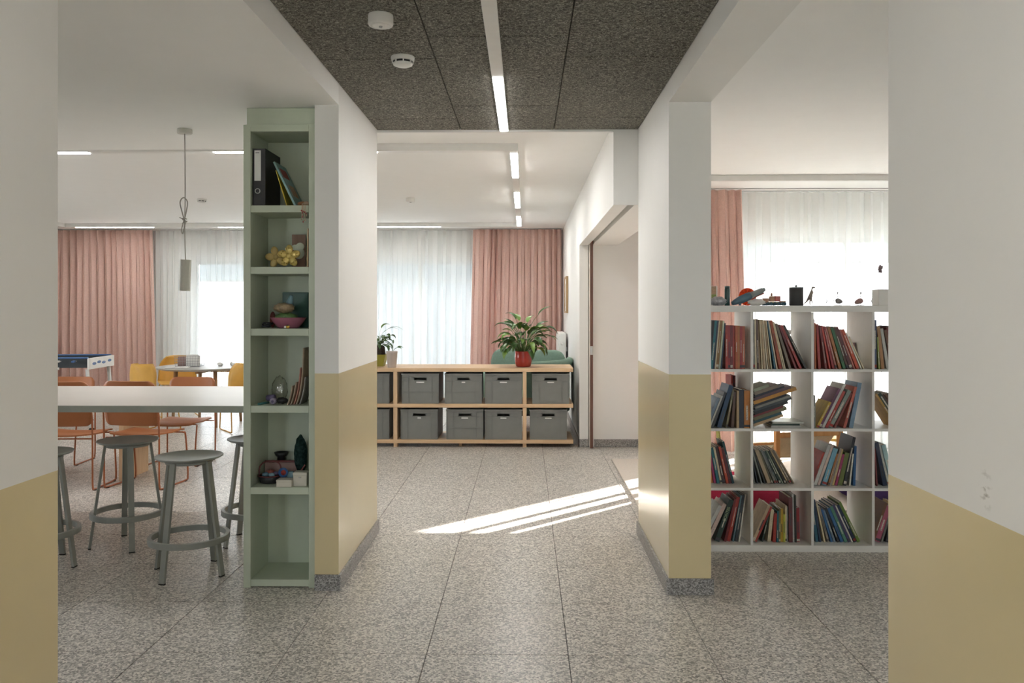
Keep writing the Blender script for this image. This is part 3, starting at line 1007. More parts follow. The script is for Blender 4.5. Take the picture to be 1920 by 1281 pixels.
tag(MB().box(-0.14, 0.14, -0.10, 0.10, 0, 0.003).box(-0.12, 0.15, -0.09, 0.105, 0.0031, 0.007).box(-0.13, 0.13, -0.105, 0.08, 0.0071, 0.010).build('paper_pile', 'paper', None, (-4.30, 10.0, 0.7375), (0, 0, 0.3)), 'flat pile of white paper at the left edge of the round table', 'papers')
for k, (x, y) in enumerate(((-3.92, 10.42), (-3.86, 10.30), (-3.79, 10.48), (-3.72, 10.36))):
    m = MB()
    rr = random.Random(k)
    m.ball((0, 0, 0.022), 0.024, 9, 6, (1.2, 1, 0.9), lambda d: 1 + 0.16 * math.sin(9 * d.x + k) * math.cos(7 * d.y))
    tag(m.build('paper_scrap', 'paper', None, (x, y, 0.7375), (0, 0, k)), ('first', 'second', 'third', 'fourth')[k] + ' crumpled paper scrap to the right of the wire basket', 'paper scrap', 'crumpled scraps on the round table')

# ---- table football
M['kicker_dark'] = plain('black_panel', (0.025, 0.03, 0.035), 0.35)
M['kicker_blue'] = plain('blue_print', (0.05, 0.13, 0.32), 0.35)
M['pitch'] = plain('green_pitch', (0.04, 0.12, 0.06), 0.5)
t = thing('football_table', 'blue and white table football in front of the pink curtain', 'table football', (-5.26, 9.75, 0), R(6))
KW, KL = 0.68, 1.16           # local: x across the end we see, y lengthways
MB().box(-KL, 0.0, -0.012, 0.012, 0.755, 0.865, 0.002).build('side_panel', 'kicker_dark', t)
MB().box(-KL, 0.0, KW - 0.012, KW + 0.012, 0.755, 0.865, 0.002).build('side_panel', 'kicker_dark', t)
e = MB().box(0.0, 0.03, -0.03, KW + 0.03, 0.735, 0.87, 0.004).build('end_panel', 'plastic_white', t)
for k, yy in enumerate((0.10, 0.24, 0.38, 0.56)):
    MB().ball((0, 0, 0), 0.05, 14, 8, (0.03, 1.2, 0.34)).build('blue_emblem', 'kicker_blue', e, (0.031, yy, 0.80 + 0.012 * (k % 2)))
MB().box(-KL - 0.03, -KL, -0.03, KW + 0.03, 0.735, 0.87, 0.004).build('end_panel', 'plastic_white', t)
MB().box(-KL + 0.001, -0.001, 0.013, KW - 0.013, 0.755, 0.768).build('playing_field', 'pitch', t)
MB().box(-KL, 0.0, -0.018, 0.014, 0.866, 0.884, 0.003).build('top_rail', 'kicker_blue', t)
MB().box(-KL, 0.0, KW - 0.014, KW + 0.018, 0.866, 0.884, 0.003).build('top_rail', 'kicker_blue', t)
for k in range(6):
    x = -0.13 - 0.18 * k
    rd = MB().tube([(x, -0.06, 0.835), (x, KW + 0.06, 0.835)], 0.006, 8).build('player_rod', 'steel', t)
    MB().tube([(x, -0.13, 0.835), (x, -0.055, 0.835)], 0.013, 8).build('rod_grip', 'plastic_white' if k % 2 else 'kicker_blue', rd)
for x in (-KL + 0.03, -0.02):
    for y in (0.02, KW - 0.02):
        lg = MB().tube([(x + (0.05 if x > -0.5 else -0.05), y, 0.0), (x, y, 0.735)], 0.021, 10).build('leg', 'plastic_white', t)
        MB().lathe([(0.03, 0.0), (0.03, 0.02), (0.02, 0.03)], 12, x + (0.05 if x > -0.5 else -0.05), y).build('foot', 'rubber', lg)
gt = MB().tube(smooth_path([(-0.32, -0.03, 0.752), (-0.42, -0.05, 0.725), (-0.52, -0.05, 0.708), (-0.62, -0.045, 0.708), (-0.66, -0.02, 0.735)], 5), 0.016, 8).build('ball_return', 'plastic_white', t)
tag(MB().box(-0.28, 0.0, 0, 0.18, 0.0, 1.06, 0.006).box(-0.27, -0.005, -0.012, -0.001, 0.08, 1.05, 0.004).build('white_cabinet', 'plastic_white', None, (-7.07, 12.02, 0)), 'plain white cabinet beside the far left pink curtain', 'cabinet')

# ---- pendant lamp over the counter
M['lamp_shade'] = plain('putty_lamp_shade', (0.56, 0.54, 0.49), 0.5, var=0.03)
M['cord'] = plain('grey_textile_cord', (0.36, 0.34, 0.31), 0.8)
t = thing('pendant_lamp', 'putty coloured tube pendant lamp with a knotted cord', 'lamp', (-2.01, 4.79, LZ))
MB().lathe([(0.0421, 0.0), (0.0425, -0.003), (0.0425, -0.024), (0.041, -0.026), (0.0, -0.0262)], 32).build('ceiling_rose', 'lamp_shade', t)
cp = smooth_path([(0, 0, -0.026), (0.002, 0, -0.2), (0.003, 0, -0.40), (0.0, 0, -0.55), (0.002, 0.0, -0.68), (0.006, 0, -0.772)], 6)
MB().tube(cp, 0.0032, 7).build('cord', 'cord', t)
MB().tube(smooth_path([(0.0, -0.006, -0.535), (-0.012, -0.008, -0.49), (-0.024, -0.008, -0.435), (-0.012, -0.007, -0.408), (0.006, -0.007, -0.408), (0.02, -0.008, -0.435), (0.012, -0.008, -0.49), (0.0, -0.006, -0.535), (-0.008, -0.007, -0.56), (-0.016, -0.008, -0.60), (-0.008, -0.007, -0.615), (0.0, -0.006, -0.58), (0.006, -0.006, -0.55)], 5), 0.0034, 7).build('cord_loop', 'cord', t)
MB().tube(smooth_path([(0.012, 0, -0.53), (0.0, -0.012, -0.525), (-0.012, 0.0, -0.532), (0.0, 0.012, -0.54), (0.012, 0.0, -0.545), (0.0, -0.013, -0.552), (-0.013, 0, -0.556)], 5), 0.0036, 7).tube([(-0.004, -0.01, -0.53), (-0.026, -0.012, -0.522)], 0.0022, 6).build('cord_knot', 'cord', t)
o = MB().lathe([(0.0, 0.0), (0.0315, 0.0), (0.032, -0.002), (0.032, -0.184), (0.0295, -0.184), (0.0295, -0.05), (0.0, -0.05)], 32, smooth=False).build('lamp_shade', 'lamp_shade', t, (0.006, 0, -0.770), (0, R(2.2), 0))
MB().ball((0, 0, -0.13), 0.022, 12, 8, (1, 1, 1.2)).build('bulb', 'plastic_white', o)

# ---- pine crate shelf
t = thing('crate_shelf', 'low pine shelf holding grey crates in front of the window', 'shelf', (-1.16, 8.62, 0))
SX0, SX1 = -1.66, 1.665
D = 0.62
for z0, z1 in ((0.798, 0.837), (0.42, 0.459), (0.042, 0.080)):
    MB().box(SX0, SX1, 0, D, z0, z1, 0.0015).build('shelf_board', 'pine', t)
ups = (-1.64, -0.2365, 1.133)
for x in ups:
    for z0, z1 in ((0.0805, 0.4195), (0.4595, 0.7975)):
        MB().box(x, x + 0.04, 0.003, D - 0.003, z0, z1, 0.0015).build('upright', 'pine_v', t)
    MB().box(x, x + 0.04, 0.02, 0.1, 0, 0.0415).build('foot', 'pine_v', t)
    MB().box(x, x + 0.04, D - 0.1, D - 0.02, 0, 0.0415).build('foot', 'pine_v', t)
for x in (0.45,):
    MB().box(x, x + 0.03, 0.1, D - 0.1, 0, 0.0415).build('foot', 'pine_v', t)

M['crate'] = plain('grey_crate_plastic', (0.205, 0.21, 0.20), 0.5, var=0.03)
M['tag_white'] = plain('white_tag', (0.8, 0.8, 0.78), 0.6)
def make_crate(folding):
    t = thing('storage_crate', '', 'crate')
    W, D, H = 0.4, 0.58, 0.318
    h = W / 2
    b = MB()
    th = 0.005
    b.box(-h + 0.008, h - 0.008, 0.01, D - 0.008, 0, 0.012)
    b.box(-h + 0.008, -h + 0.008 + th, 0.01, D - 0.008, 0.0125, H - 0.001); b.box(h - 0.008 - th, h - 0.008, 0.01, D - 0.008, 0.0125, H - 0.001)
    b.box(-h + 0.0135, h - 0.0135, D - 0.013, D - 0.008, 0.0125, H - 0.001)
    hx, hz0, hz1 = 0.066, 0.248, 0.274       # grip opening
    for y0 in (0.009,):
        b.box(-h + 0.0135, h - 0.0135, y0, y0 + th, 0.0125, hz0); b.box(-h + 0.0135, h - 0.0135, y0, y0 + th, hz1, H - 0.001)
        b.box(-h + 0.0135, -hx, y0, y0 + th, hz0, hz1); b.box(hx, h - 0.0135, y0, y0 + th, hz0, hz1)
    b.build('tub', 'crate', t)
    rim = MB()
    rim.box(-h, h, 0.0, 0.0088, H - 0.013, H, 0.001); rim.box(-h, h, D - 0.0075, D, H - 0.013, H, 0.001)
    rim.box(-h, -h + 0.0075, 0.009, D - 0.008, H - 0.013, H); rim.box(h - 0.0075, h, 0.009, D - 0.008, H - 0.013, H)
    rim.build('rim', 'crate', t)
    for x in (-h + 0.004, -0.125, 0.125 - 0.004, h - 0.008):
        MB().box(x, x + 0.004, 0.0015, 0.0088, 0.006, H - 0.0135).build('rib', 'crate', t)
    for z in (0.238, 0.282):
        MB().box(-h + 0.0085, h - 0.0085, 0.003, 0.0087, z, z + 0.004).build('rib', 'crate', t)
    if folding:
        MB().box(-h + 0.0085, h - 0.0085, 0.0025, 0.0087, 0.118, 0.124).build('fold_seam', 'crate', t)
    MB().box(-hx - 0.006, hx + 0.006, 0.002, 0.0087, hz1, hz1 + 0.004).box(-hx - 0.006, hx + 0.006, 0.002, 0.0087, hz0 - 0.004, hz0).build('grip_lip', 'crate', t)
    MB().box(-0.042, 0.042, 0.0058, 0.0089, 0.221, 0.232).build('name_tag', 'tag_white', t)
    return t
plainc, foldc = make_crate(False), make_crate(True)
plain_used = fold_used = False
posn = {0: 'upper', 1: 'lower'}
for row, z, items in ((0, 0.4595, [(695, 0, 0, 1.0, 'at the far left beside the wall'), (788, 1, 0.2, 1.0, 'first right of the left upright'), (869, 1, 1.0, 0.45, 'second right of the left upright'), (944, 0, 0.0, 0.9, 'just left of the right upright'), (1032.5, 0, 0.3, 0.85, 'at the right end beside the sliding door')]),
                      (1, 0.0805, [(695, 0, 0, 0.6, 'at the far left beside the wall'), (786, 0, -0.2, 0.45, 'first right of the left upright'), (871.5, 1, 0.0, 0.85, 'second right of the left upright'), (944, 0, 0, 0.75, 'just left of the right upright'), (1028, 0, 0, 0.85, 'at the right end beside the sliding door')])):
    for (pxc, fold, rz, tw, lb) in items:
        src = foldc if fold else plainc
        first = (fold and not fold_used) or (not fold and not plain_used)
        if fold: fold_used = True
        else: plain_used = True
        o = src if first else clone(src)
        yy = 8.655
        o.location = ((pxc - 985) / 1532 * yy * 1.0 - 0.0, yy - 0.02, z + 0.0005)
        o.rotation_euler = (0, 0, R(rz))
        o['label'] = 'grey plastic crate on the %s pine shelf, %s' % ('middle' if row == 0 else 'bottom', lb)
        o['group'] = 'grey crates on the pine shelf'
        for c in o.children:
            if c.name.startswith('name_tag'): c.scale = (tw, 1, 1)

# ---- white cube bookcase
M['bookcase'] = plain('white_bookcase_foil', (0.74, 0.73, 0.70), 0.45, var=0.02)
BX, BY = 0.972, 4.94
bc = thing('bookcase', 'white open cube bookcase packed with books', 'bookcase', (BX, BY, 0))
BW, BD, BH = 1.478, 0.385, 1.482
PXM = 1 / 310.1            # metres per photo pixel at the bookcase front
MB().box(0, 0.0385, 0, BD, 0.0395, BH - 0.0395, 0.001).build('side_panel', 'bookcase', bc)
MB().box(BW - 0.0385, BW, 0, BD, 0.0395, BH - 0.0395, 0.001).build('side_panel', 'bookcase', bc)
MB().box(0, BW, 0, BD, 0, 0.039, 0.001).build('bottom_board', 'bookcase', bc)
MB().box(0, BW, 0, BD, BH - 0.039, BH, 0.001).build('top_board', 'bookcase', bc)
SHELF_Z = [1.0985, 0.7415, 0.384, 0.039]     # upper faces of the boards the rows stand on
for z in SHELF_Z[:3]:
    MB().box(0.039, BW - 0.039, 0.001, BD - 0.001, z - 0.016, z).build('shelf_board', 'bookcase', bc)
DIV = [0.0385, 0.384, 0.747, 1.110, 1.4395]
tops = [BH - 0.039] + [z - 0.016 for z in SHELF_Z[:3]]
for r_ in range(4):
    for x in DIV[1:4]:
        MB().box(x, x + 0.0155, 0.001, BD - 0.001, SHELF_Z[r_] + 0.0003, tops[r_] - 0.0003).build('divider', 'bookcase', bc)

# ---- armchair, radiator, picture, mat
M['green_felt'] = fabric('green_felt', (0.21, 0.30, 0.245), weave=500.0)
M['black_metal'] = plain('black_metal', (0.02, 0.02, 0.02), 0.4)
t = thing('armchair', 'green felt armchair with rounded back behind the crate shelf', 'armchair', (0.06, 9.98, 0), 0)
def cushion(m, cx, cy, cz, sx, sy, sz, p=3.2, seg=24, rings=14):
    vs = []; fs = []
    def f(c, e): return math.copysign(abs(c) ** e, c)
    for i in range(rings + 1):
        th = -PI / 2 + PI * i / rings
        for k in range(seg):
            a = 2 * PI * k / seg
            vs.append((cx + sx * f(math.cos(th), 2 / p) * f(math.cos(a), 2 / p), cy + sy * f(math.cos(th), 2 / p) * f(math.sin(a), 2 / p), cz + sz * f(math.sin(th), 2 / p)))
    for i in range(rings):
        for k in range(seg):
            k2 = (k + 1) % seg
            fs.append((i * seg + k, i * seg + k2, (i + 1) * seg + k2, (i + 1) * seg + k))
    return m.add(vs, fs, True)
cushion(MB(), -0.22, 0.30, 0.67, 0.275, 0.09, 0.30, 4.0).build('back_cushion', 'green_felt', t)
cushion(MB(), 0.20, 0.30, 0.66, 0.25, 0.09, 0.29, 4.0).build('back_cushion', 'green_felt', t)
cushion(MB(), 0.0, 0.0, 0.36, 0.44, 0.36, 0.11, 5.0).build('seat_cushion', 'green_felt', t)
ap = smooth_path([(0.46, 0.28, 0.80), (0.475, 0.0, 0.835), (0.455, -0.30, 0.838), (0.36, -0.50, 0.835), (0.15, -0.60, 0.825), (-0.05, -0.62, 0.81)], 6)
m = MB(); m.tube(ap, 0.042, 12); m.ball(tuple(ap[-1]), 0.042, 12, 8); m.ball(tuple(ap[0]), 0.042, 12, 8)
m.grid(lambda u, v: (lambda q: (q.x, q.y, q.z - 0.02 - v * (q.z - 0.28)))(ap[round(u * (len(ap) - 1))]), len(ap), 5, True, 0.05)
m.build('armrest', 'green_felt', t)
m = MB(); cushion(m, -0.52, 0.0, 0.50, 0.055, 0.36, 0.22, 5.0); m.build('armrest', 'green_felt', t)
MB().box(-0.45, 0.40, -0.34, 0.36, 0.20, 0.26, 0.01).build('seat_frame', 'black_metal', t)
for x in (-0.40, 0.36):
    for y in (-0.30, 0.30):
        MB().tube([(x, y, 0.20), (x + (0.05 if x > 0 else -0.05), y * 1.1, 0.0)], [0.016, 0.010], 8).build('leg', 'black_metal', t)

t = thing('radiator', 'white panel radiator on the right wall behind the armchair', 'radiator', (0.50, 10.95, 0.28))
MB().box(-0.05, 0.045, 0.0, 0.9, 0.0, 0.86, 0.008).build('panel', 'plastic_white', t)
for k in range(5):
    MB().box(-0.056, -0.0505, 0.06 + 0.17 * k, 0.16 + 0.17 * k, 0.03, 0.83, 0.003).build('fin', 'plastic_white', t)
MB().tube([(-0.01, -0.04, 0.72), (-0.01, -0.001, 0.72)], 0.022, 12).build('thermostat_knob', 'plastic_white', t)
MB().box(0.045, 0.0735, 0.3, 0.36, 0.6, 0.66).build('wall_bracket', 'steel', t)

M['frame_oak'] = wood('oak_picture_frame', (0.34, 0.22, 0.10), (0.48, 0.32, 0.16), 2, 0.45)
M['print_paper'] = plain('faded_print', (0.62, 0.58, 0.52), 0.7, vscale=25, var=0.15)
t = thing('framed_picture', 'oak framed picture on the white wall beside the pink curtain', 'picture', (0.572, 10.9, 1.41))
fm = MB()
fm.box(-0.03, 0, 0, 0.5, 0, 0.025); fm.box(-0.03, 0, 0, 0.5, 0.465, 0.49); fm.box(-0.03, 0, 0, 0.025, 0.0255, 0.4645); fm.box(-0.03, 0, 0.475, 0.5, 0.0255, 0.4645)
fm.build('frame', 'frame_oak', t)
MB().box(-0.02, -0.004, 0.0255, 0.4745, 0.0255, 0.4645).build('mount', 'paper', t)
MB().box(-0.0212, -0.0203, 0.09, 0.41, 0.09, 0.40).build('print', 'print_paper', t)

M['mat'] = fabric('beige_mat', (0.62, 0.56, 0.5), weave=700.0)
t = tag(MB().box(0, 1.75, 0, 2.0, 0.0, 0.018, 0.004).build('floor_mat', 'mat', None, (0.83, 5.90, 0.0005), (0, 0, 0)), 'beige floor mat in the sliding door opening', 'mat')

# ================================================================== BOOKS
HEX = {'black': '#1c1e22', 'navy': '#1d2b45', 'dark blue': '#22364f', 'teal': '#2a6f78', 'dark teal': '#1f4a50', 'cream': '#cdbf9f', 'gold brown': '#8a6636',
       'pale green': '#b4bda4', 'red': '#9b3228', 'crimson': '#8e2a2d', 'dark red': '#6d2222', 'rust orange': '#a1512a', 'orange brown': '#9c6230', 'rust': '#a2502f',
       'grey': '#7d7f78', 'dark brown': '#54392b', 'tan': '#a88f6b', 'teal blue': '#2b5f74', 'pale cream': '#d6ccb2', 'grey brown': '#76695a', 'olive black': '#33342a',
       'dusty rose': '#a87068', 'orange': '#b8662c', 'bright red': '#b23a2a', 'rose': '#b06a5e', 'salmon': '#bd7a62', 'green': '#31633c', 'maroon': '#5e2a2c', 'orange red': '#b4472a',
       'white': '#d8d5ca', 'navy and white': '#4b5570', 'yellow green': '#8f9a4e', 'tan patterned': '#a47a4e', 'pale grey': '#b9bab2', 'brown': '#6e4a33', 'ochre': '#a8843c',
       'grey blue': '#6d7f90', 'dark grey': '#4a4c4e', 'navy blue': '#1f3d5c', 'olive': '#6a6648', 'blue black': '#1a2130', 'orange yellow': '#b4742c', 'dark slate': '#363d42',
       'purple': '#6d3d5c', 'yellow': '#b3932c', 'white grey': '#b6b7b2', 'red brown': '#7e3a30', 'coral': '#b25a48', 'steel blue': '#6f8ba2', 'grey green': '#7f8a80', 'dark green': '#2b4034',
       'magenta': '#97325c', 'black red': '#3a1d20', 'slate': '#5c6664', 'sage': '#87907a', 'beige': '#b09c7e', 'sky blue': '#6d9fb4', 'grey tan': '#94897a', 'cream gold': '#bba168', 'moss green': '#5f6b30',
       'blue': '#2a5b8c', 'aqua': '#9dbcbd', 'pale pink': '#c8b0a4', 'green black': '#22372f', 'teal grey': '#5d7a80', 'violet navy': '#3d3560', 'lime green': '#6f8a3c', 'green blue': '#4e8470', 'pink': '#a8566a',
       'plum': '#5b3a52', 'lime': '#b7b84a', 'gold': '#b07d2c', 'purple brown': '#5a434a'}
_cov = {}
def cover_mat(c):
    if c not in _cov:
        _cov[c] = plain('book_cover_' + c.replace(' ', '_'), hexc(HEX[c]), 0.45, var=0.14, vscale=30.0)
    return _cov[c]
M['pages'] = plain('book_pages', (0.66, 0.62, 0.53), 0.9, var=0.1, vscale=300.0)
M['spine_light'] = plain('spine_print_light', (0.50, 0.46, 0.38), 0.6, var=0.4, vscale=120.0)
M['spine_dark'] = plain('spine_print_dark', (0.05, 0.05, 0.055), 0.6)
M['spine_red'] = plain('spine_print_red', hexc('#8e2f28'), 0.6)
ORD = ['first', 'second', 'third', 'fourth', 'fifth', 'sixth', 'seventh', 'eighth', 'ninth', 'tenth', 'eleventh', 'twelfth', 'thirteenth', 'fourteenth', 'fifteenth', 'sixteenth', 'seventeenth', 'eighteenth', 'nineteenth', 'twentieth']
ROWN = ['top row', 'second row', 'third row', 'bottom row']
COLN = ['left', 'middle left', 'middle right', 'right']
brnd = random.Random(11)
def px_to_x(px): return 0.972 + (px - 1286) * PXM - BX
def make_book(t, h, d, colour, label, group, loc, roty, rotz=0.0, strip=None):
    sp = min(0.003, t * 0.25); bd = min(0.0016, t * 0.2)
    m = MB()
    m.box(0, t, 0, sp, 0, h)
    m.box(0, bd, sp, d, 0, h); m.box(t - bd, t, sp, d, 0, h)
    o = m.build('book', cover_mat(colour))
    o.location = loc
    o.rotation_euler = (0, roty, rotz)
    tag(o, label, 'book', group)
    MB().box(bd, t - bd, sp, d - 0.004, 0.003, h - 0.003).build('pages', 'pages', o)
    if strip is None:
        strip = brnd.choice(['spine_light', 'spine_light', 'spine_dark', None]) if t > 0.008 else None
    if strip:
        a = brnd.uniform(0.12, 0.45); b = a + brnd.uniform(0.22, 0.5)
        w = t * brnd.uniform(0.18, 0.42)
        MB().box((t - w) / 2, (t + w) / 2, -0.0004, 0.0, h * a, h * min(b, 0.93)).build('spine_print', strip, o)
        if brnd.random() < 0.5:
            MB().box(0.0002, t - 0.0002, -0.0003, 0.0, h * 0.03, h * 0.09).build('spine_band', brnd.choice(['spine_light', 'spine_dark', 'spine_red']), o)
    return o
book_index = {}
def row(r, c, start, items, setback=0.0, depth=0.19, end=None):
    """items: (colour, thickness px, height px, lean deg) ; + leans to the right"""
    z0 = SHELF_Z[r] + 0.0006
    k = PXM * (4.94 + setback) / 4.94
    xl = px_to_x(start) + 0.0
    done = []
    out = []
    for i, it in enumerate(items):
        colour, t, h, a = it[:4]
        t *= k; h *= k
        a = R(a)
        if a < 0: xl = max(xl, DIV[c] + (0.016 if c else 0.0) + 0.001 + h * math.sin(-a))
        for (px0, pt, ph, pa) in done:
            hm = min(ph * math.cos(pa), h * math.cos(a))
            xl = max(xl, px0 + pt / math.cos(pa) + 0.0007 + max(0.0, hm * (math.tan(pa) - math.tan(a))))
        if a > 0:
            loc = (BX + xl + t * math.sin(a) * math.tan(a), z0 + t * math.sin(a))
        else:
            loc = (BX + xl, z0)
        n = book_index.get((r, c), 0); book_index[(r, c)] = n + 1
        lb = '%s book, %s from left in the %s, %s cubby' % (colour, ORD[n], ROWN[r], COLN[c])
        jy = brnd.uniform(0.0, 0.012)
        o = make_book(t, h, depth, colour, lb, 'books in the white bookcase', (loc[0], BY + 0.012 + setback + jy, loc[1]), a)
        out.append(o)
        done.append((xl, t, h, a))
    rx = max(q[0] + q[1] / math.cos(q[3]) + max(0, q[2] * math.sin(q[3])) for q in done)
    lim = DIV[c + 1]
    if rx > lim: print('OVERFLOW', r, c, 'mm', round((rx - lim) * 1000))
    return out
row(0, 0, 1327, [('black', 4.5, 91, 5), ('teal', 4.5, 91, 5), ('navy', 2.5, 91, 5), ('cream', 2.5, 90, 5), ('gold brown', 5, 91, 5), ('pale green', 3, 90, 5), ('dark blue', 2, 86, 5),
    ('red', 4.5, 81, 0), ('crimson', 4, 81, 0), ('dark red', 4.5, 81, 0), ('red', 4, 81, 0), ('rust orange', 4.5, 81, 0), ('orange brown', 4, 81, 0), ('crimson', 4.5, 80, 0), ('rust', 5, 80, 0)])
row(0, 1, 1410.5, [('grey', 2.8, 92, -0.6), ('cream', 3, 93, -1), ('dark brown', 3, 93, -1.6), ('tan', 2.1, 92, -2.2), ('cream', 2.1, 92, -2.9), ('tan', 2.1, 92, -3.6), ('cream', 2.1, 91, -4.3), ('pale cream', 2.1, 92, -5), ('tan', 2.1, 91, -5.7), ('cream', 2.1, 91, -6.4),
    ('teal blue', 2.4, 91, -9), ('pale cream', 2.2, 91, -10), ('rust', 5, 92, -11.5), ('cream', 1.9, 91, -12.5), ('cream', 1.9, 90, -13.5), ('grey brown', 4.5, 88, -17), ('dark red', 3.5, 88, -21), ('red', 4.5, 88, -24), ('olive black', 4, 90, -27)])
row(0, 2, 1523, [('dusty rose', 3, 93, 0), ('orange', 2, 86, -0.6), ('red', 4.5, 84, -3), ('dark red', 4, 82, -8), ('bright red', 3, 82, -10.5), ('crimson', 4, 80, -12.5), ('rose', 3.2, 80, -14), ('orange brown', 5, 81, -15.5), ('green', 5.2, 80, -17),
    ('dark brown', 4, 80, -18.2), ('maroon', 5.4, 82, -19.4), ('rose', 2.6, 78, -20.4), ('orange red', 5.4, 78, -21.6), ('white', 2.4, 73, -23), ('cream', 2.2, 66, -24.5)])
row(0, 3, 1635.6, [('navy and white', 5, 92, 0), ('yellow green', 2.5, 60, -3), ('tan patterned', 6, 80, -6), ('pale grey', 5.5, 76, -9), ('brown', 5, 74, -12), ('dark red', 5, 80, -13), ('navy', 6, 82, -14)])
row(1, 0, 1321, [('grey blue', 5, 60, 23), ('white grey', 3, 64, 21.5), ('dark grey', 4, 70, 20), ('navy blue', 8, 82, 16), ('olive', 3.5, 72, 10), ('dark brown', 5, 68, 4), ('tan', 4.5, 70, 0), ('blue black', 9, 72, 0), ('orange yellow', 10.5, 70, 0)])
row(1, 2, 1523, [('grey', 4, 62, 0), ('yellow', 4.5, 54, 27), ('purple', 4.5, 82, 27), ('white grey', 4.5, 91, 26.5), ('red', 5, 76, 26), ('grey green', 7, 78, 27.5), ('red brown', 3.5, 72, 26), ('coral', 5, 80, 15.5), ('steel blue', 7.5, 86, 11)])
row(1, 3, 1679, [('ochre', 4, 75, -33), ('dark green', 6, 76, -33), ('dark brown', 4, 74, -33), ('brown', 4, 75, -33), ('black', 5, 76, -33)])
row(2, 0, 1337, [('orange', 7, 76, -8.5), ('magenta', 4, 69, -9.5), ('teal', 5, 68, -10.5), ('cream', 3.5, 69, -11.2), ('black red', 5.5, 70, -11.8), ('orange red', 4.5, 70, -12.4), ('maroon', 4.5, 68, -13), ('dark teal', 4, 80, -13.6)], 0.10, 0.165)
row(2, 1, 1411.5, [('olive', 2, 60, -7), ('grey', 2, 62, -9), ('dark slate', 2, 64, -12), ('grey', 2.6, 66, -16), ('olive black', 2.6, 68, -19), ('beige', 6.5, 67, -21), ('olive', 2.6, 66, -22.2), ('grey', 3.4, 68, -23.4), ('slate', 2.6, 66, -24.4),
    ('dark green', 3.6, 67, -25.4), ('sage', 2.6, 68, -26.2), ('olive black', 3.4, 69, -27.2), ('tan', 2.6, 70, -28), ('grey brown', 4.2, 70, -29), ('beige', 2, 71, -30)], 0.10)
row(2, 2, 1524, [('red', 3.5, 66, 20.5), ('white grey', 6, 80, 20), ('pale pink', 4.5, 80, 19.5), ('sky blue', 8.5, 72, 18), ('orange brown', 3.4, 62, 16), ('grey tan', 4, 72, 15.2), ('cream gold', 3.2, 70, 14.5), ('magenta', 4.2, 60, 13.5), ('moss green', 8, 62, 12.5), ('black', 5.5, 92, 11.5), ('white', 2.5, 60, 6), ('blue', 4.5, 74, 2)], 0.05)
row(2, 3, 1636, [('tan', 7, 72, -2), ('dark red', 2.4, 70, -3), ('navy', 7, 82, -11), ('pale grey', 4, 80, -13), ('aqua', 8, 78, -14)], 0.05)
b41 = row(3, 0, 1316, [('white grey', 6, 74, 27), ('pale pink', 7, 76, 24.5), ('green black', 9, 82, 19.5), ('dark red', 4, 82, 13.5), ('red', 6, 85, 12.5), ('teal grey', 3, 88, 10), ('dark slate', 4.5, 88, 9), ('white', 2, 90, 8)], 0.05)
b42 = row(3, 1, 1412, [('beige', 9, 72, 24), ('dark green', 2.5, 48, 14), ('cream', 6, 60, 6), ('red', 5.5, 54, 2.5), ('teal', 3, 58, 1), ('olive', 3.2, 62, 0.5), ('yellow', 5, 62, 0), ('lime', 3.6, 52, 0), ('pale cream', 2.6, 68, 0), ('grey', 2.6, 66, 0), ('maroon', 7, 84, -0.6), ('white grey', 3.4, 90, -1), ('olive black', 3, 88, -1), ('crimson', 6, 64, -1)], 0.05)
row(3, 2, 1524, [('teal blue', 5, 84, -7.5), ('dark blue', 3.5, 80, -8.5), ('cream', 2.6, 74, -12), ('grey tan', 3.6, 68, -15), ('blue', 3.6, 64, -17), ('grey blue', 3.6, 63, -18.5), ('black', 4, 68, -20.5), ('blue', 5.4, 68, -21.8), ('green blue', 5.4, 72, -22.8), ('violet navy', 4.6, 76, -23.6), ('white', 2.6, 74, -24.4), ('navy', 4.6, 76, -25.2), ('lime green', 5.2, 82, -26)], 0.05)
row(3, 3, 1637, [('brown', 5, 78, 19), ('pink', 9, 70, 18), ('grey', 3, 62, 16), ('black', 6, 66, 12), ('ochre', 5, 70, 8)], 0.05)
# lettering and bands that can be read on single spines
M['letter_green'] = plain('spine_letters', (0.35, 0.42, 0.22), 0.6)
g = b41[2]
tg = 9 * PXM
text_mesh('spine_title', 'CONTES', 0.024, M['letter_green'], g, Matrix.Translation((tg / 2, -0.0012, 0.175)) @ Matrix.Rotation(R(90), 4, 'X') @ Matrix.Rotation(R(90), 4, 'Z'))
bb = b42[0]
MB().box(0.0165, 0.0288, -0.0012, -0.0005, 0.0, 72 * PXM * 1.01).build('spine_band', 'spine_red', bb)

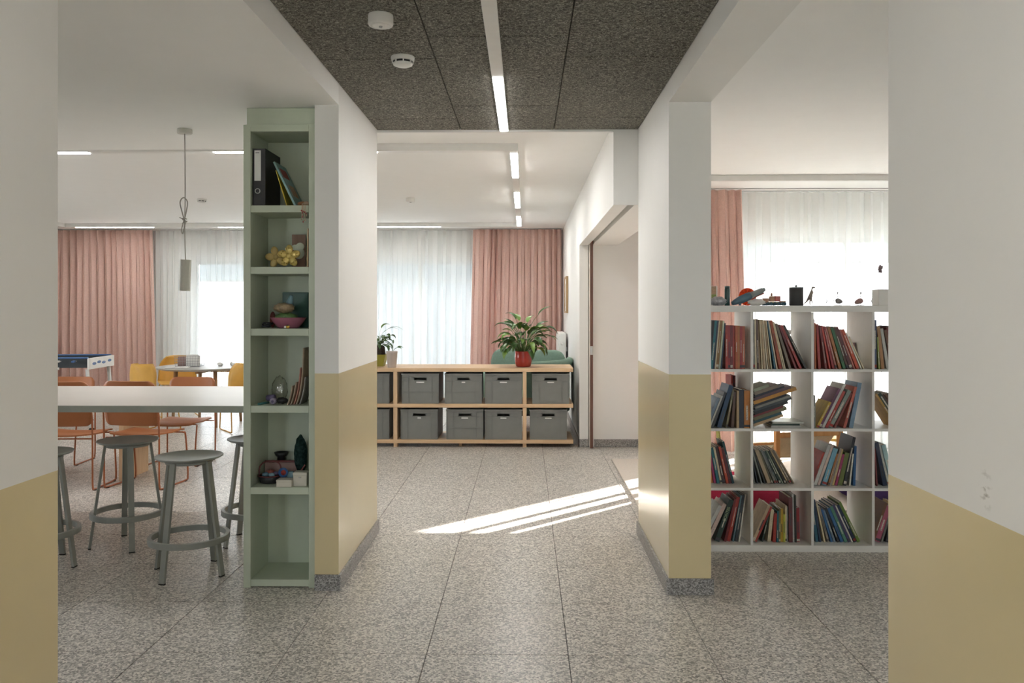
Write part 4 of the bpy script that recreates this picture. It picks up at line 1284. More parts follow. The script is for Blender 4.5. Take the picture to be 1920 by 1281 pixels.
# slanted heap in the second row
def heap_book(x, z, L, t, ang, colour, label, dep=0.2, setback=0.02):
    """lying book: lower left corner at photo pixels (x right of frame origin, z px above the board)"""
    o = make_book(t * PXM, L * PXM, dep, colour, label, 'heap of books in the second row', (BX + px_to_x(x), BY + 0.012 + setback, SHELF_Z[1] + 0.0006 + z * PXM), 0.0, strip=False)
    o.rotation_euler = (0, R(90 - ang), 0)
    return o
zz = 0.0
flat = [('white grey', 56, 3.6), ('dark green', 52, 3.4), ('pale grey', 58, 3.4)]
for i, (c, L, t) in enumerate(flat):
    heap_book(1447 + i * 1.5, zz + t, L, t, 0.0, c, '%s book lying flat, %s from the bottom of the heap' % (c, ORD[i]), 0.18, 0.03)
    zz += t + 0.25
ang = 19.0
acc = 0.0
sl = [('tan', 58, 5.0), ('dark teal', 56, 4.6), ('olive', 64, 6.0), ('dark red', 58, 3.6), ('black', 66, 5.0), ('dark slate', 74, 4.4), ('grey', 70, 4.4), ('black', 64, 3.8), ('gold', 84, 6.4), ('purple brown', 72, 5.2), ('blue black', 58, 3.6), ('grey brown', 46, 6.2), ('sage', 30, 5.6)]
jit = [0, -1.0, 1.0, 0.5, 2.0, 1.0, 3.0, 1.0, 0.0, 1.5, 3.0, 2.0, 0.5]
for i, (c, L, t) in enumerate(sl):
    top = acc + t
    s = top * math.tan(R(ang)) + max(0, jit[i])
    # upper left corner of the book: along the slope by s, up by `top`
    x = 1412.5 + s * math.cos(R(ang)) - top * math.sin(R(ang))
    z = s * math.sin(R(ang)) + top * math.cos(R(ang)) + 1.6
    heap_book(x, z, L, t, ang, c, '%s book, %s from below in the slanted heap, second row' % (c, ORD[i]), 0.19)
    acc = top + 0.25
# loose things between the books
tag(MB().box(0, 0.0012, 0, 0.12, 0, 0.235).build('plastic_pouch', 'paper', None, (BX + px_to_x(1489), BY + 0.235, SHELF_Z[0] + 0.0012), (0, R(12), 0)), 'blank white card leaning in the top row, middle left cubby', 'card')
tag(MB().box(0, 0.0016, 0, 0.13, 0, 0.15).build('picture_card', cover_mat('red brown'), None, (BX + px_to_x(1623), BY + 0.225, SHELF_Z[0] + 0.0012), (0, R(4), 0)), 'reddish brown picture card in the top row, middle right cubby', 'card')
M['clear_plastic'] = glass('clear_plastic', (0.9, 0.9, 0.86), 0.1)
t = thing('plastic_jug', 'clear plastic container right of the slanted heap of books', 'container', (BX + px_to_x(1500), BY + 0.29, SHELF_Z[1] + 0.0006))
MB().lathe([(0.0, 0.002), (0.030, 0.002), (0.035, 0.01), (0.036, 0.19), (0.032, 0.21), (0.030, 0.225)], 20).build('body', 'clear_plastic', t)
MB().lathe([(0.0305, 0.225), (0.033, 0.226), (0.033, 0.236), (0.0, 0.238)], 20).build('lid', 'clear_plastic', t)
tag(make_book(0.006, 0.31, 0.085, 'lime', '', '', (BX + px_to_x(1380), BY + 0.293, SHELF_Z[2] + 0.0006), R(-8), strip=False), 'lime edged picture book behind the third row, left cubby', 'book', 'books in the white bookcase')
for k, (c, px_) in enumerate((('red', 1386), ('dark red', 1391))):
    tag(make_book(0.012, 0.30, 0.14, c, '', '', (BX + px_to_x(px_), BY + 0.225, SHELF_Z[1] + 0.0006), 0.0), '%s book set far back in the second row, left cubby' % c, 'book', 'books in the white bookcase')

# ================================================================== TOYS ON THE BOOKCASE
TZ = BH + 0.0005
S3 = 5.06 / 1532
def tx(px, Y=5.06): return (px - 985) / 1532 * Y
M['carton_print'] = plain('carton_print', (0.40, 0.26, 0.16), 0.6, var=0.3, vscale=60)
M['carton_green'] = plain('carton_green', (0.22, 0.28, 0.07), 0.6)
t = thing('small_carton', 'small white carton with brown and green print, leftmost on bookcase', 'box', (tx(1339), 5.07, TZ))
MB().box(-0.02, 0.018, 0, 0.05, 0, 0.122, 0.002).build('carton', 'paper', t)
MB().box(-0.0195, 0.011, -0.0006, 0.0, 0.07, 0.12).build('brown_print', 'carton_print', t)
MB().box(-0.0195, 0.011, -0.0006, 0.0, 0.02, 0.0695).build('green_print', 'carton_green', t)
M['foil'] = plain('grey_foil', (0.36, 0.36, 0.38), 0.35, 0.3, var=0.3, vscale=80)
tag(MB().ball((0, 0, 0.026), 0.045, 18, 12, (1.15, 0.7, 0.62), lambda d: 1 + 0.13 * math.sin(13 * d.x + 2) * math.sin(11 * d.z + 5 * d.y)).build('crumpled_foil', 'foil', None, (tx(1344, 4.99), 4.985, TZ)), 'crumpled grey wrapping in front of the small carton', 'wrapping')
M['bottle_green'] = plain('dark_green_bottle', (0.025, 0.07, 0.065), 0.25)
t = thing('green_bottle', 'dark green cylindrical bottle on the bookcase', 'bottle', (tx(1362), 5.06, TZ))
MB().lathe([(0.0, 0.0), (0.0155, 0.0), (0.0165, 0.003), (0.0165, 0.100), (0.0155, 0.103)], 20).build('body', 'bottle_green', t)
MB().lathe([(0.0156, 0.1035), (0.0160, 0.104), (0.0160, 0.120), (0.0, 0.121)], 20).build('cap', 'bottle_green', t)
M['toy_blue'] = plain('toy_blue', (0.075, 0.15, 0.20), 0.5)
M['toy_grey'] = plain('toy_grey', (0.28, 0.31, 0.31), 0.5)
M['toy_red'] = plain('toy_red', (0.42, 0.10, 0.08), 0.5)
t = thing('toy_blaster', 'blue and grey tapering toy leaning on an orange disc', 'toy', (tx(1366), 5.0, TZ))
d_ = Vector((0.205, 0.01, 0.088)).normalized()
def along(a, h=0): return (d_.x * a, d_.y * a, 0.012 + d_.z * a + h)
MB().tube([along(0.0), along(0.02), along(0.06), along(0.10), along(0.125)], [0.011, 0.017, 0.024, 0.025, 0.023], 14).build('body', 'toy_blue', t)
MB().tube([along(0.1255), along(0.15), along(0.20), along(0.222)], [0.020, 0.0185, 0.0165, 0.010], 14).build('nozzle', 'toy_grey', t)
MB().tube([along(0.13, -0.0215), along(0.215, -0.021)], 0.0045, 8).build('barrel', 'toy_red', t)
MB().tube([along(0.05, -0.022), (0.055, 0.0, 0.004)], 0.006, 8).build('grip', 'toy_blue', t)
M['toy_orange'] = fabric('orange_tissue_paper', (0.82, 0.16, 0.06), trans=0.5)
t = thing('orange_disc', 'orange ribbed paper disc behind the blue toy', 'toy', (tx(1398, 5.12), 5.10, TZ))
m = MB()
seg = 36
vs = [(0, 0, 0.055)]
for k in range(seg):
    a = 2 * PI * k / seg
    vs.append((0.0545 * math.cos(a), 0.006 * (1 if k % 2 else -1), 0.055 + 0.0545 * math.sin(a)))
vs.append((0, 0.012, 0.055))
m.add(vs, [(0, 1 + k, 1 + (k + 1) % seg) for k in range(seg)] + [(seg + 1, 1 + (k + 1) % seg, 1 + k) for k in range(seg)])
m.build('fan', 'toy_orange', t)
MB().ball((0, -0.006, 0.055), 0.009, 10, 6, (1, 0.5, 1)).build('hub', 'toy_red', t)
tag(MB().ball((0, 0, 0.020), 0.04, 18, 12, (1.35, 0.6, 0.52), lambda d: 1 + 0.15 * math.sin(9 * d.x) * math.sin(12 * d.z + 4 * d.y)).build('white_bag', 'paper', None, (tx(1416, 5.05), 5.045, TZ)), 'crumpled white paper bag under the blue toy', 'bag')
M['toy_wood'] = wood('toy_wood', (0.28, 0.13, 0.07), (0.46, 0.25, 0.14), 0, 0.5)
M['toy_yellow'] = plain('toy_yellow', (0.45, 0.36, 0.14), 0.5)
t = thing('wooden_train', 'little wooden toy train with wheels and chimney', 'toy train', (tx(1428), 5.06, TZ))
MB().box(0.0, 0.034, -0.014, 0.014, 0.014, 0.046, 0.003).build('wagon', 'toy_wood', t)
MB().box(0.038, 0.102, -0.012, 0.012, 0.016, 0.024, 0.001).build('chassis', 'toy_yellow', t)
MB().box(0.040, 0.070, -0.013, 0.013, 0.0245, 0.058, 0.003).build('engine', 'toy_wood', t)
MB().box(0.072, 0.106, -0.014, 0.014, 0.0245, 0.060, 0.003).build('cab', 'toy_red', t)
MB().lathe([(0.007, 0.0585), (0.008, 0.070), (0.005, 0.071), (0.005, 0.078), (0.0, 0.079)], 12, 0.054, 0).build('chimney', 'toy_wood', t)
MB().box(0.104, 0.140, -0.010, 0.010, 0.012, 0.030, 0.003).build('wagon', 'toy_wood', t)
for x in (0.008, 0.027, 0.048, 0.070, 0.094, 0.115, 0.131):
    MB().tube([(x, -0.018, 0.0105), (x, -0.0145, 0.0105)], 0.0105, 14).build('wheel', 'toy_blue', t)
    MB().tube([(x, 0.0145, 0.0105), (x, 0.018, 0.0105)], 0.0105, 14).build('wheel', 'toy_blue', t)
M['charcoal'] = plain('charcoal_plastic', (0.035, 0.036, 0.038), 0.5)
t = thing('black_canister', 'charcoal canister with clear lid on the bookcase', 'canister', (tx(1491), 5.07, TZ))
MB().lathe([(0.0, 0.0), (0.040, 0.0), (0.043, 0.004), (0.043, 0.104), (0.041, 0.106), (0.0, 0.106)], 28).build('body', 'charcoal', t)
MB().lathe([(0.0425, 0.1065), (0.044, 0.107), (0.044, 0.1135), (0.0, 0.1145)], 28).build('lid', 'toy_grey', t)
MB().ball((0, 0, 0.12), 0.008, 10, 6).build('knob', 'toy_grey', t)
# dinosaur: one continuous skinned body
def skin_obj(name, mat, verts, edges, radii, parent=None, loc=(0, 0, 0), rot=(0, 0, 0), sub=1, root=0):
    me = bpy.data.meshes.new(name)
    me.from_pydata(verts, edges, [])
    o = bpy.data.objects.new(name, me)
    col.objects.link(o)
    md = o.modifiers.new('skin', 'SKIN')
    md.use_smooth_shade = True
    for i, r in enumerate(radii):
        rr = r if isinstance(r, tuple) else (r, r)
        me.skin_vertices[0].data[i].radius = rr
    me.skin_vertices[0].data[root].use_root = True
    sb = o.modifiers.new('sub', 'SUBSURF'); sb.levels = sub; sb.render_levels = sub
    dg = bpy.context.evaluated_depsgraph_get()
    new = bpy.data.meshes.new_from_object(o.evaluated_get(dg))
    o.modifiers.clear()
    o.data = new
    new.materials.append(M[mat])
    o.location = loc; o.rotation_euler = rot
    if parent: o.parent = parent
    return o
M['dino'] = plain('pale_brown_rubber', (0.33, 0.27, 0.23), 0.55, var=0.15, vscale=90)
dv = [(0.0, 0, 0.052), (0.004, 0, 0.068), (0.009, 0, 0.084), (0.009, 0, 0.099), (0.013, 0, 0.112), (0.031, 0, 0.109),      # hip, belly, chest, neck, head, snout
      (-0.013, 0, 0.040), (-0.024, 0, 0.024), (-0.035, 0, 0.011), (-0.049, 0, 0.004),                                      # tail
      (-0.002, -0.012, 0.036), (-0.008, -0.013, 0.020), (-0.005, -0.013, 0.005), (0.005, -0.013, 0.003),                   # near leg
      (0.010, 0.012, 0.036), (0.017, 0.013, 0.020), (0.016, 0.013, 0.005), (0.027, 0.013, 0.003),                          # far leg
      (0.018, -0.008, 0.079), (0.028, -0.009, 0.073), (0.018, 0.008, 0.081), (0.030, 0.009, 0.076)]
de = [(0, 1), (1, 2), (2, 3), (3, 4), (4, 5), (0, 6), (6, 7), (7, 8), (8, 9), (0, 10), (10, 11), (11, 12), (12, 13), (0, 14), (14, 15), (15, 16), (16, 17), (2, 18), (18, 19), (2, 20), (20, 21)]
dr2 = [0.012, 0.0115, 0.0092, 0.0055, 0.0078, 0.0052, 0.0085, 0.006, 0.004, 0.0018, 0.0062, 0.0045, 0.0034, 0.003, 0.0062, 0.0045, 0.0034, 0.003, 0.0026, 0.0017, 0.0026, 0.0017]
tag(skin_obj('toy_dinosaur', 'dino', dv, de, dr2, None, (tx(1515), 5.05, TZ)), 'small brown toy dinosaur standing upright on the bookcase', 'toy dinosaur')
# two toy helicopters
M['heli'] = plain('mauve_grey_metal', (0.26, 0.235, 0.24), 0.4, 0.3)
M['heli_red'] = plain('dull_red_metal', (0.34, 0.20, 0.19), 0.4, 0.2)
def helicopter(label, loc, mir, body):
    t = thing('toy_helicopter', label, 'toy helicopter', loc)
    s = mir
    vsb = [(0.0 * s, 0, 0.026), (0.014 * s, 0, 0.028), (0.030 * s, 0, 0.024), (0.040 * s, 0, 0.018)] if s > 0 else [(0.0, 0, 0.029), (-0.018, 0, 0.028), (-0.036, 0, 0.021), (-0.050, 0, 0.014)]
    MB().tube(smooth_path(vsb, 4), [0.010, 0.013, 0.0155, 0.0168, 0.017, 0.0168, 0.016, 0.0148, 0.0135, 0.0115, 0.009, 0.006, 0.002], 12).build('cabin', body, t)
    MB().tube([(-0.008 * s, 0, 0.030), (-0.055 * s, 0, 0.030)], [0.0028, 0.0016], 8).build('tail_boom', 'heli', t)
    MB().prism([(-0.050 * s, 0.028), (-0.058 * s, 0.046), (-0.061 * s, 0.042), (-0.056 * s, 0.030), (-0.061 * s, 0.014), (-0.057 * s, 0.012)], -0.0008, 0.0008, 'y').build('tail_fin', 'heli', t)
    MB().tube([(0.012 * s, 0, 0.040), (0.012 * s, 0, 0.079)], 0.0013, 8).build('mast', 'heli', t)
    MB().tube([(-0.003 * s, 0, 0.0535), (0.027 * s, 0, 0.0545)], 0.0016, 8).build('fly_bar', 'heli', t)
    MB().lathe([(0.004, 0.070), (0.0045, 0.080), (0.003, 0.084)], 10, 0.012 * s, 0).build('rotor_hub', 'heli', t)
    for a, L, tip in ((180, 0.068, -0.026), (0, 0.032, 0.022)):
        sx = (1 if a == 0 else -1) * s
        if s < 0: L, tip = (L, tip)
        x0 = 0.012 * s + sx * 0.004
        p = [(x0, -0.003, 0.078), (x0 + sx * L * 0.4, -0.006, 0.078 + tip * 0.45 - 0.001), (x0 + sx * L, -0.004, 0.078 + tip), (x0 + sx * L, 0.003, 0.078 + tip), (x0 + sx * L * 0.4, 0.006, 0.078 + tip * 0.45), (x0, 0.003, 0.078)]
        m = MB()
        n = len(p)
        q = [(a_, b_, c_ + 0.0012) for a_, b_, c_ in p]
        m.add(p + q, [tuple(range(n))[::-1], tuple(range(n, 2 * n))] + [(i, (i + 1) % n, n + (i + 1) % n, n + i) for i in range(n)])
        m.build('rotor_blade', 'heli', t)
    for y in (-0.012, 0.012):
        MB().tube([(-0.004 * s, y, 0.0015), (0.034 * s, y, 0.0015)], 0.0014, 6).build('skid', 'heli', t)
        for x in (0.004, 0.026):
            MB().tube([(x * s, y, 0.0025), (x * s, y * 0.7, 0.015)], 0.0011, 6).build('strut', 'heli', t)
    return t
helicopter('grey toy helicopter beside the dinosaur, nose to the right', (tx(1562), 5.05, TZ), 1, 'heli')
helicopter('reddish toy helicopter beside the white box, nose to the left', (tx(1612), 5.05, TZ), -1, 'heli_red')
t = thing('white_planter', 'white square box at the right end of the bookcase', 'box', (tx(1652, 5.08), 5.08, TZ))
MB().box(-0.048, 0.055, -0.04, 0.06, 0.0, 0.100, 0.003).build('box', 'paper', t)
MB().box(0.025, 0.046, -0.0412, -0.0403, 0.045, 0.065).build('dark_mark', 'spine_dark', t)
M['dried'] = plain('dried_flower', (0.25, 0.19, 0.20), 0.8, var=0.2, vscale=60)
f_ = thing('dried_flower', 'dried mauve flower on a thin stick in the white box', 'flower', (tx(1648, 5.08), 5.09, TZ + 0.1005))
MB().tube([(0, 0, 0.0), (0.001, 0, 0.075), (-0.001, 0, 0.145)], 0.0014, 6).build('stick', 'dried', f_)
for k, (x, z, s) in enumerate(((-0.007, 0.135, 1), (0.004, 0.132, 0.9), (-0.010, 0.122, 0.9), (-0.002, 0.118, 1), (0.002, 0.108, 0.8), (-0.009, 0.110, 0.8), (0.008, 0.140, 0.7), (-0.004, 0.145, 0.8))):
    MB().ball((x, 0, z), 0.009 * s, 9, 6, (1, 0.7, 1), lambda d: 1 + 0.2 * math.sin(14 * d.x + k) * math.cos(11 * d.z)).build('petal', 'dried', f_)

# ================================================================== THINGS IN THE GREEN SHELF
GY = 4.26
def gx(px, Y=4.36): return (px - 985) / 1532 * Y
GZ = [z + 0.0006 for z in GREEN_SHELVES]
# top compartment
M['binder_black'] = plain('binder_black', (0.018, 0.018, 0.019), 0.5)
t = thing('ring_binder', 'black ring binder with white spine label', 'binder', (gx(471.5, 4.29) , 4.285, GZ[0]))
BT, BHH, BDD = 0.068, 0.302, 0.26
MB().box(0, BT, 0, 0.004, 0, BHH, 0.001).box(0, 0.003, 0.0042, BDD, 0, BHH).box(BT - 0.003, BT, 0.0042, BDD, 0, BHH).build('cover', 'binder_black', t)
MB().box(0.006, BT - 0.006, 0.03, BDD - 0.02, 0.004, BHH - 0.012).build('sheets', 'paper', t)
MB().box(0.010, 0.044, -0.0008, 0.0, 0.132, 0.292).build('spine_label', 'tag_white', t)
MB().box(0.016, 0.036, -0.0012, -0.00085, 0.278, 0.281).build('label_line', 'spine_dark', t)
ring = MB().tube([(BT / 2 - 0.007 + 0.0125 * math.cos(a), -0.001, 0.078 + 0.0125 * math.sin(a)) for a in [2 * PI * k / 20 for k in range(20)]], 0.0022, 6, True)
ring.build('finger_ring', 'steel', t)
MB().tube([(BT / 2 - 0.007, -0.0008, 0.078), (BT / 2 - 0.007, -0.0002, 0.078)], 0.0108, 18).build('finger_hole', 'spine_dark', t)
# yellow booklet and teal picture book leaning on the binder
def leaning_book(name, label, t_, h_, d_, a, x, y, z, colour, extra=None):
    loc = (x, y, z)
    o = make_book(t_, h_, d_, colour, label, None, loc, R(a), strip=False)
    if extra: extra(o)
    return o
HEX['bright yellow'] = '#c9b02c'; HEX['pale teal'] = '#7fa0a0'; HEX['orange toy'] = '#b8602c'
tag(leaning_book('book', '', 0.004, 0.20, 0.2, -17, gx(512, 4.3) + 0.062, 4.31, GZ[0], 'bright yellow'), 'thin yellow booklet leaning against the black binder', 'book')
def teal_cover(o):
    MB().box(0.0101, 0.0108, 0.03, 0.15, 0.17, 0.225).build('red_title', 'spine_red', o)
    MB().box(0.0101, 0.0108, 0.05, 0.16, 0.06, 0.13).build('picture', 'carton_print', o)
tag(leaning_book('book', '', 0.010, 0.258, 0.2, -26, gx(512, 4.3) + 0.106, 4.30, GZ[0], 'pale teal', teal_cover), 'pale teal picture book leaning in the top of the green shelf', 'book')
M['toy_fur'] = plain('toy_brown', (0.30, 0.13, 0.06), 0.7, var=0.3, vscale=80)
M['red_bead'] = plain('red_bead', (0.36, 0.05, 0.05), 0.4)
M['straw'] = plain('straw_cord', (0.50, 0.36, 0.25), 0.8)
t = thing('beaded_puppet', 'small string puppet with beads dangling over the shelf edge', 'puppet', (gx(566, 4.255), 4.29, GZ[0]))
MB().ball((-0.02, 0.03, 0.014), 0.018, 12, 8, (1.5, 1.0, 0.75)).build('body', 'toy_fur', t)
MB().ball((0.008, 0.01, 0.013), 0.014, 12, 8, (1.3, 1, 0.9)).build('head', 'straw', t)
for k, (x, L) in enumerate(((-0.004, 0.075), (0.002, 0.088), (0.009, 0.080), (0.0, 0.062), (0.014, 0.055))):
    MB().tube(smooth_path([(x * 0.6, 0.0, 0.014), (x, -0.034, 0.006), (x + 0.001, -0.040, -0.012), (x * 1.5, -0.039, -L)], 4), 0.0014, 6).build('string', 'straw', t)
    MB().ball((x * 1.3, -0.0395, -0.030 - 0.004 * k), 0.0042, 8, 6).build('bead', 'red_bead', t)
    MB().ball((x * 1.5, -0.039, -L), 0.003, 8, 5, (1, 1, 2)).build('tassel', 'red_bead' if k % 2 else 'straw', t)
tag(MB().ball((0, 0, 0.02), 0.026, 14, 10, (1.2, 0.8, 0.72), lambda d: 1 + 0.1 * math.sin(8 * d.x + 3 * d.z)).build('dark_pouch', 'binder_black', None, (gx(570, 4.42), 4.42, GZ[0])), 'small dark pouch behind the string puppet', 'pouch')
# second compartment: two golden flowers, boards
M['gold_glaze'] = plain('golden_glaze', (0.60, 0.46, 0.14), 0.22, 0.25, var=0.08)
def flower(label, cx, y, r, tilt, rot0, bumpy, mat):
    t = thing('flower_ornament', label, 'ornament', (cx, y, GZ[1]))
    cz = r * 1.62
    cz = r * 1.55
    for k in range(5):
        a = rot0 + k * 2 * PI / 5
        m = MB(); m.mt = Matrix.Translation((math.cos(a) * r * 0.88, 0, cz + math.sin(a) * r * 0.88)) @ Matrix.Rotation(-a, 4, 'Y')
        m.ball((0, 0, 0), r * 0.60, 16, 10, (1.2, 0.5, 0.86)).build('petal', mat, t)
        if bumpy:
            for q in range(3):
                b_ = a + (q - 1) * 0.35
                MB().ball((math.cos(b_) * r * 1.1, -r * 0.27, cz + math.sin(b_) * r * 1.1), r * 0.13, 8, 6).build('dimple', mat, t)
    MB().ball((0, -0.004, cz), r * 0.40, 16, 10, (1, 0.7, 1)).build('centre', mat, t)
    return t
flower('glossy golden flower ornament with dimpled petals, right of the pair', gx(541, 4.33), 4.325, 0.0385, 0, PI / 2, True, 'gold_glaze')
M['gold_matt'] = plain('pale_gold', (0.50, 0.37, 0.13), 0.4, var=0.08)
flower('matt golden flower ornament, left of the pair', gx(514, 4.38), 4.395, 0.038, 0, PI / 2 + 0.25, False, 'gold_matt')
M['board_brown'] = wood('dark_craft_board', (0.14, 0.075, 0.04), (0.22, 0.12, 0.07), 2)
t = thing('craft_board', 'brown craft board with a cut out cloud shape', 'board', (gx(560, 4.44), 4.45, GZ[1]))
o = MB().box(-0.045, 0.03, 0, 0.006, 0, 0.186, 0.001).build('board', 'board_brown', t)
MB().ball((-0.028, -0.001, 0.115), 0.02, 12, 8, (1, 0.06, 0.8)).ball((0.0, -0.001, 0.12), 0.024, 12, 8, (1, 0.06, 0.9)).ball((-0.005, -0.001, 0.085), 0.03, 12, 8, (1, 0.05, 1.1)).build('cut_out', 'sage', t)
tag(MB().box(0, 0.005, 0, 0.15, 0, 0.205, 0.001).box(0.0065, 0.0105, 0.01, 0.15, 0, 0.20, 0.001).build('thin_boards', 'pine_v', None, (gx(573.5, 4.30), 4.30, GZ[1]), (0, R(1.0), 0)), 'two pale thin boards standing at the right, above the pink bowl', 'board')
# third compartment: pink bowl with papers, green folder
M['bowl_pink'] = plain('pink_plastic', (0.36, 0.13, 0.19), 0.4)
bx = gx(540, 4.37)
t = thing('pink_bowl', 'pink plastic bowl full of crumpled things', 'bowl', (bx, 4.36, GZ[2]))
MB().lathe([(0.0, 0.001), (0.05, 0.001), (0.058, 0.006), (0.082, 0.036), (0.094, 0.056), (0.0955, 0.057), (0.0925, 0.057), (0.08, 0.038), (0.056, 0.010), (0.0, 0.007)], 36).build('bowl', 'bowl_pink', t)
M['wrapper'] = plain('printed_wrapper', (0.36, 0.27, 0.16), 0.45, var=0.35, vscale=55)
M['wrapper_green'] = plain('green_wrapper', (0.10, 0.19, 0.06), 0.45, var=0.35, vscale=70)
tag(MB().ball((0, 0, 0.0), 0.05, 20, 12, (1.1, 0.9, 0.55), lambda d: 1 + 0.13 * math.sin(10 * d.x + 1) * math.sin(9 * d.z + 6 * d.y)).build('crumpled_wrapper', 'wrapper', None, (bx - 0.022, 4.35, GZ[2] + 0.108)), 'crumpled brown paper wrapper on top in the pink bowl', 'wrapper')
tag(MB().ball((0, 0, 0.0), 0.05, 20, 12, (1.2, 0.9, 0.5), lambda d: 1 + 0.12 * math.sin(8 * d.x + 4) * math.sin(11 * d.z + 4 * d.y)).build('crumpled_wrapper', 'wrapper_green', None, (bx - 0.012, 4.36, GZ[2] + 0.058)), 'crumpled green wrapper inside the pink bowl', 'wrapper')
M['pale_blue'] = plain('pale_blue_card', (0.22, 0.36, 0.42), 0.5)
tag(MB().lathe([(0.0, 0.0), (0.021, 0.0), (0.010, 0.045), (0.005, 0.048), (0.0, 0.048)], 14).build('paper_cone', 'pale_blue', None, (bx + 0.002, 4.37, GZ[2] + 0.130), (0, R(14), 0)), 'pale blue paper cone sticking out of the pink bowl', 'cone')
M['folder_green'] = plain('dark_green_folder', (0.018, 0.085, 0.062), 0.4, var=0.15)
tag(MB().box(-0.075, 0.07, 0, 0.012, 0, 0.195, 0.002).box(-0.07, 0.068, -0.003, -0.0005, 0.004, 0.19, 0.001).build('green_folder', 'folder_green', None, (gx(553, 4.50), 4.505, GZ[2]), (R(2), 0, 0)), 'dark green folder standing behind the pink bowl', 'folder')
M['red_dull'] = plain('dull_red', (0.24, 0.06, 0.045), 0.5)
tag(MB().ball((0, 0, 0.045), 0.02, 14, 10, (0.8, 0.8, 2.2)).build('red_pouch', 'red_dull', None, (gx(507, 4.45), 4.47, GZ[2])), 'dull red pouch behind the pink bowl at left', 'pouch')
M['wire_dark'] = plain('dark_cable', (0.03, 0.035, 0.04), 0.5)
m = MB()
rr = random.Random(4)
cpts = [(0.025 * math.sin(k * 1.7) + 0.01 * rr.uniform(-1, 1), 0.02 * math.cos(k * 2.3), 0.008 + 0.022 * (0.5 + 0.5 * math.sin(k * 1.1))) for k in range(14)]
m.tube(smooth_path(cpts, 4), 0.0035, 6)
tag(m.build('tangled_cable', 'wire_dark', None, (gx(498, 4.36), 4.36, GZ[2])), 'tangle of dark cable left of the pink bowl', 'cable')
M['bee_yellow'] = plain('bee_yellow', (0.6, 0.38, 0.05), 0.5)
t = thing('bee_figure', 'tiny yellow and white figure before the pink bowl', 'figurine', (gx(535, 4.275), 4.272, GZ[2]))
MB().ball((0.008, 0, 0.010), 0.0098, 12, 8, (1.0, 0.8, 1.0)).build('body', 'bee_yellow', t)
MB().ball((-0.006, 0, 0.0075), 0.0068, 10, 8).build('wing', 'plastic_white', t)
MB().ball((0.008, -0.003, 0.0165), 0.007, 10, 6, (1, 0.8, 0.45)).build('stripe', 'spine_dark', t)
# fourth compartment: packets, plastic bag, purple rollers
M['packet_tan'] = plain('tan_paper_packet', (0.42, 0.33, 0.24), 0.7, var=0.12, vscale=40)
M['packet_rose'] = plain('rose_packet', (0.42, 0.20, 0.15), 0.6, var=0.15, vscale=40)
M['packet_grey'] = plain('grey_printed_packet', (0.30, 0.28, 0.26), 0.6, var=0.3, vscale=120)
def packet(name, mat, label, x_base, hgt, lean, bow, y, dep=0.16, th=0.004):
    def fn(u, v):
        return (0.040 * (1 - math.exp(-hgt * v / 0.10)) , u * dep, hgt * v)
    m = MB().grid(fn, 6, 14, True, th)
    return tag(m.build(name, mat, None, (x_base, y, GZ[3])), label, 'packet', 'paper packets in the green shelf')
packet('paper_packet', 'packet_tan', 'short tan paper packet, leftmost of the leaning packets', gx(538, 4.30), 0.10, 0.040, 0.004, 4.295)
packet('paper_packet', 'packet_tan', 'second tan paper packet from left, slightly taller', gx(543.5, 4.30), 0.118, 0.036, 0.004, 4.30)
packet('paper_packet', 'packet_rose', 'rose coloured packet among the leaning tan packets', gx(549, 4.30), 0.195, 0.030, 0.003, 4.305)
tp = packet('paper_packet', 'packet_tan', 'tallest tan paper packet with curled top', gx(553, 4.30), 0.300, 0.026, 0.014, 4.31)
packet('paper_packet', 'packet_grey', 'grey printed packet, rightmost of the leaning packets', gx(559, 4.30), 0.145, 0.030, 0.0, 4.312, 0.14)
M['thin_film'] = glass('clear_film', (0.93, 0.93, 0.92), 0.35)
m = MB().ball((0, 0, 0.0725), 0.055, 20, 14, (0.78, 0.6, 1.28), lambda d: 1 + 0.10 * math.sin(9 * d.x + 2) * math.sin(7 * d.z + 5 * d.y))
tag(m.build('plastic_bag', 'thin_film', None, (gx(523, 4.40), 4.395, GZ[3])), 'crumpled clear plastic bag behind the purple roller', 'bag')
M['purple'] = plain('dusky_purple', (0.14, 0.115, 0.21), 0.6, var=0.15, vscale=60)
M['purple_pale'] = plain('pale_lilac', (0.34, 0.30, 0.40), 0.5)
t = thing('purple_roller', 'purple ribbed roller toy with a round lilac end', 'toy', (gx(507, 4.31), 4.325, GZ[3]))
MB().tube([(-0.034, 0.03, 0.030), (0.006, 0.012, 0.034)], 0.017, 14).build('grip', 'purple', t)
MB().tube([(0.004, -0.012, 0.0165), (0.004, 0.03, 0.0165)], 0.0162, 18).build('wheel', 'purple_pale', t)
MB().tube([(0.004, -0.014, 0.0165), (0.004, -0.0123, 0.0165)], 0.007, 14).build('hub', 'purple', t)
M['teal_gloss'] = plain('teal_gloss', (0.08, 0.25, 0.24), 0.25)
t = thing('teal_pen', 'teal pen lying at the left of the purple roller', 'pen', (gx(484, 4.29), 4.278, GZ[3]))
MB().tube([(0, 0, 0.0062), (0.028, 0.075, 0.0062)], 0.006, 10).build('barrel', 'teal_gloss', t)
MB().ball((0, 0, 0.0062), 0.0061, 10, 8).build('end_cap', 'teal_gloss', t)
tag(MB().ball((0, 0, 0.018), 0.03, 14, 10, (1.0, 0.8, 0.6), lambda d: 1 + 0.1 * math.sin(9 * d.x)).build('dark_cloth', 'binder_black', None, (gx(527, 4.33), 4.325, GZ[3] + 0.002)), 'small bundle of dark cloth before the plastic bag', 'cloth')
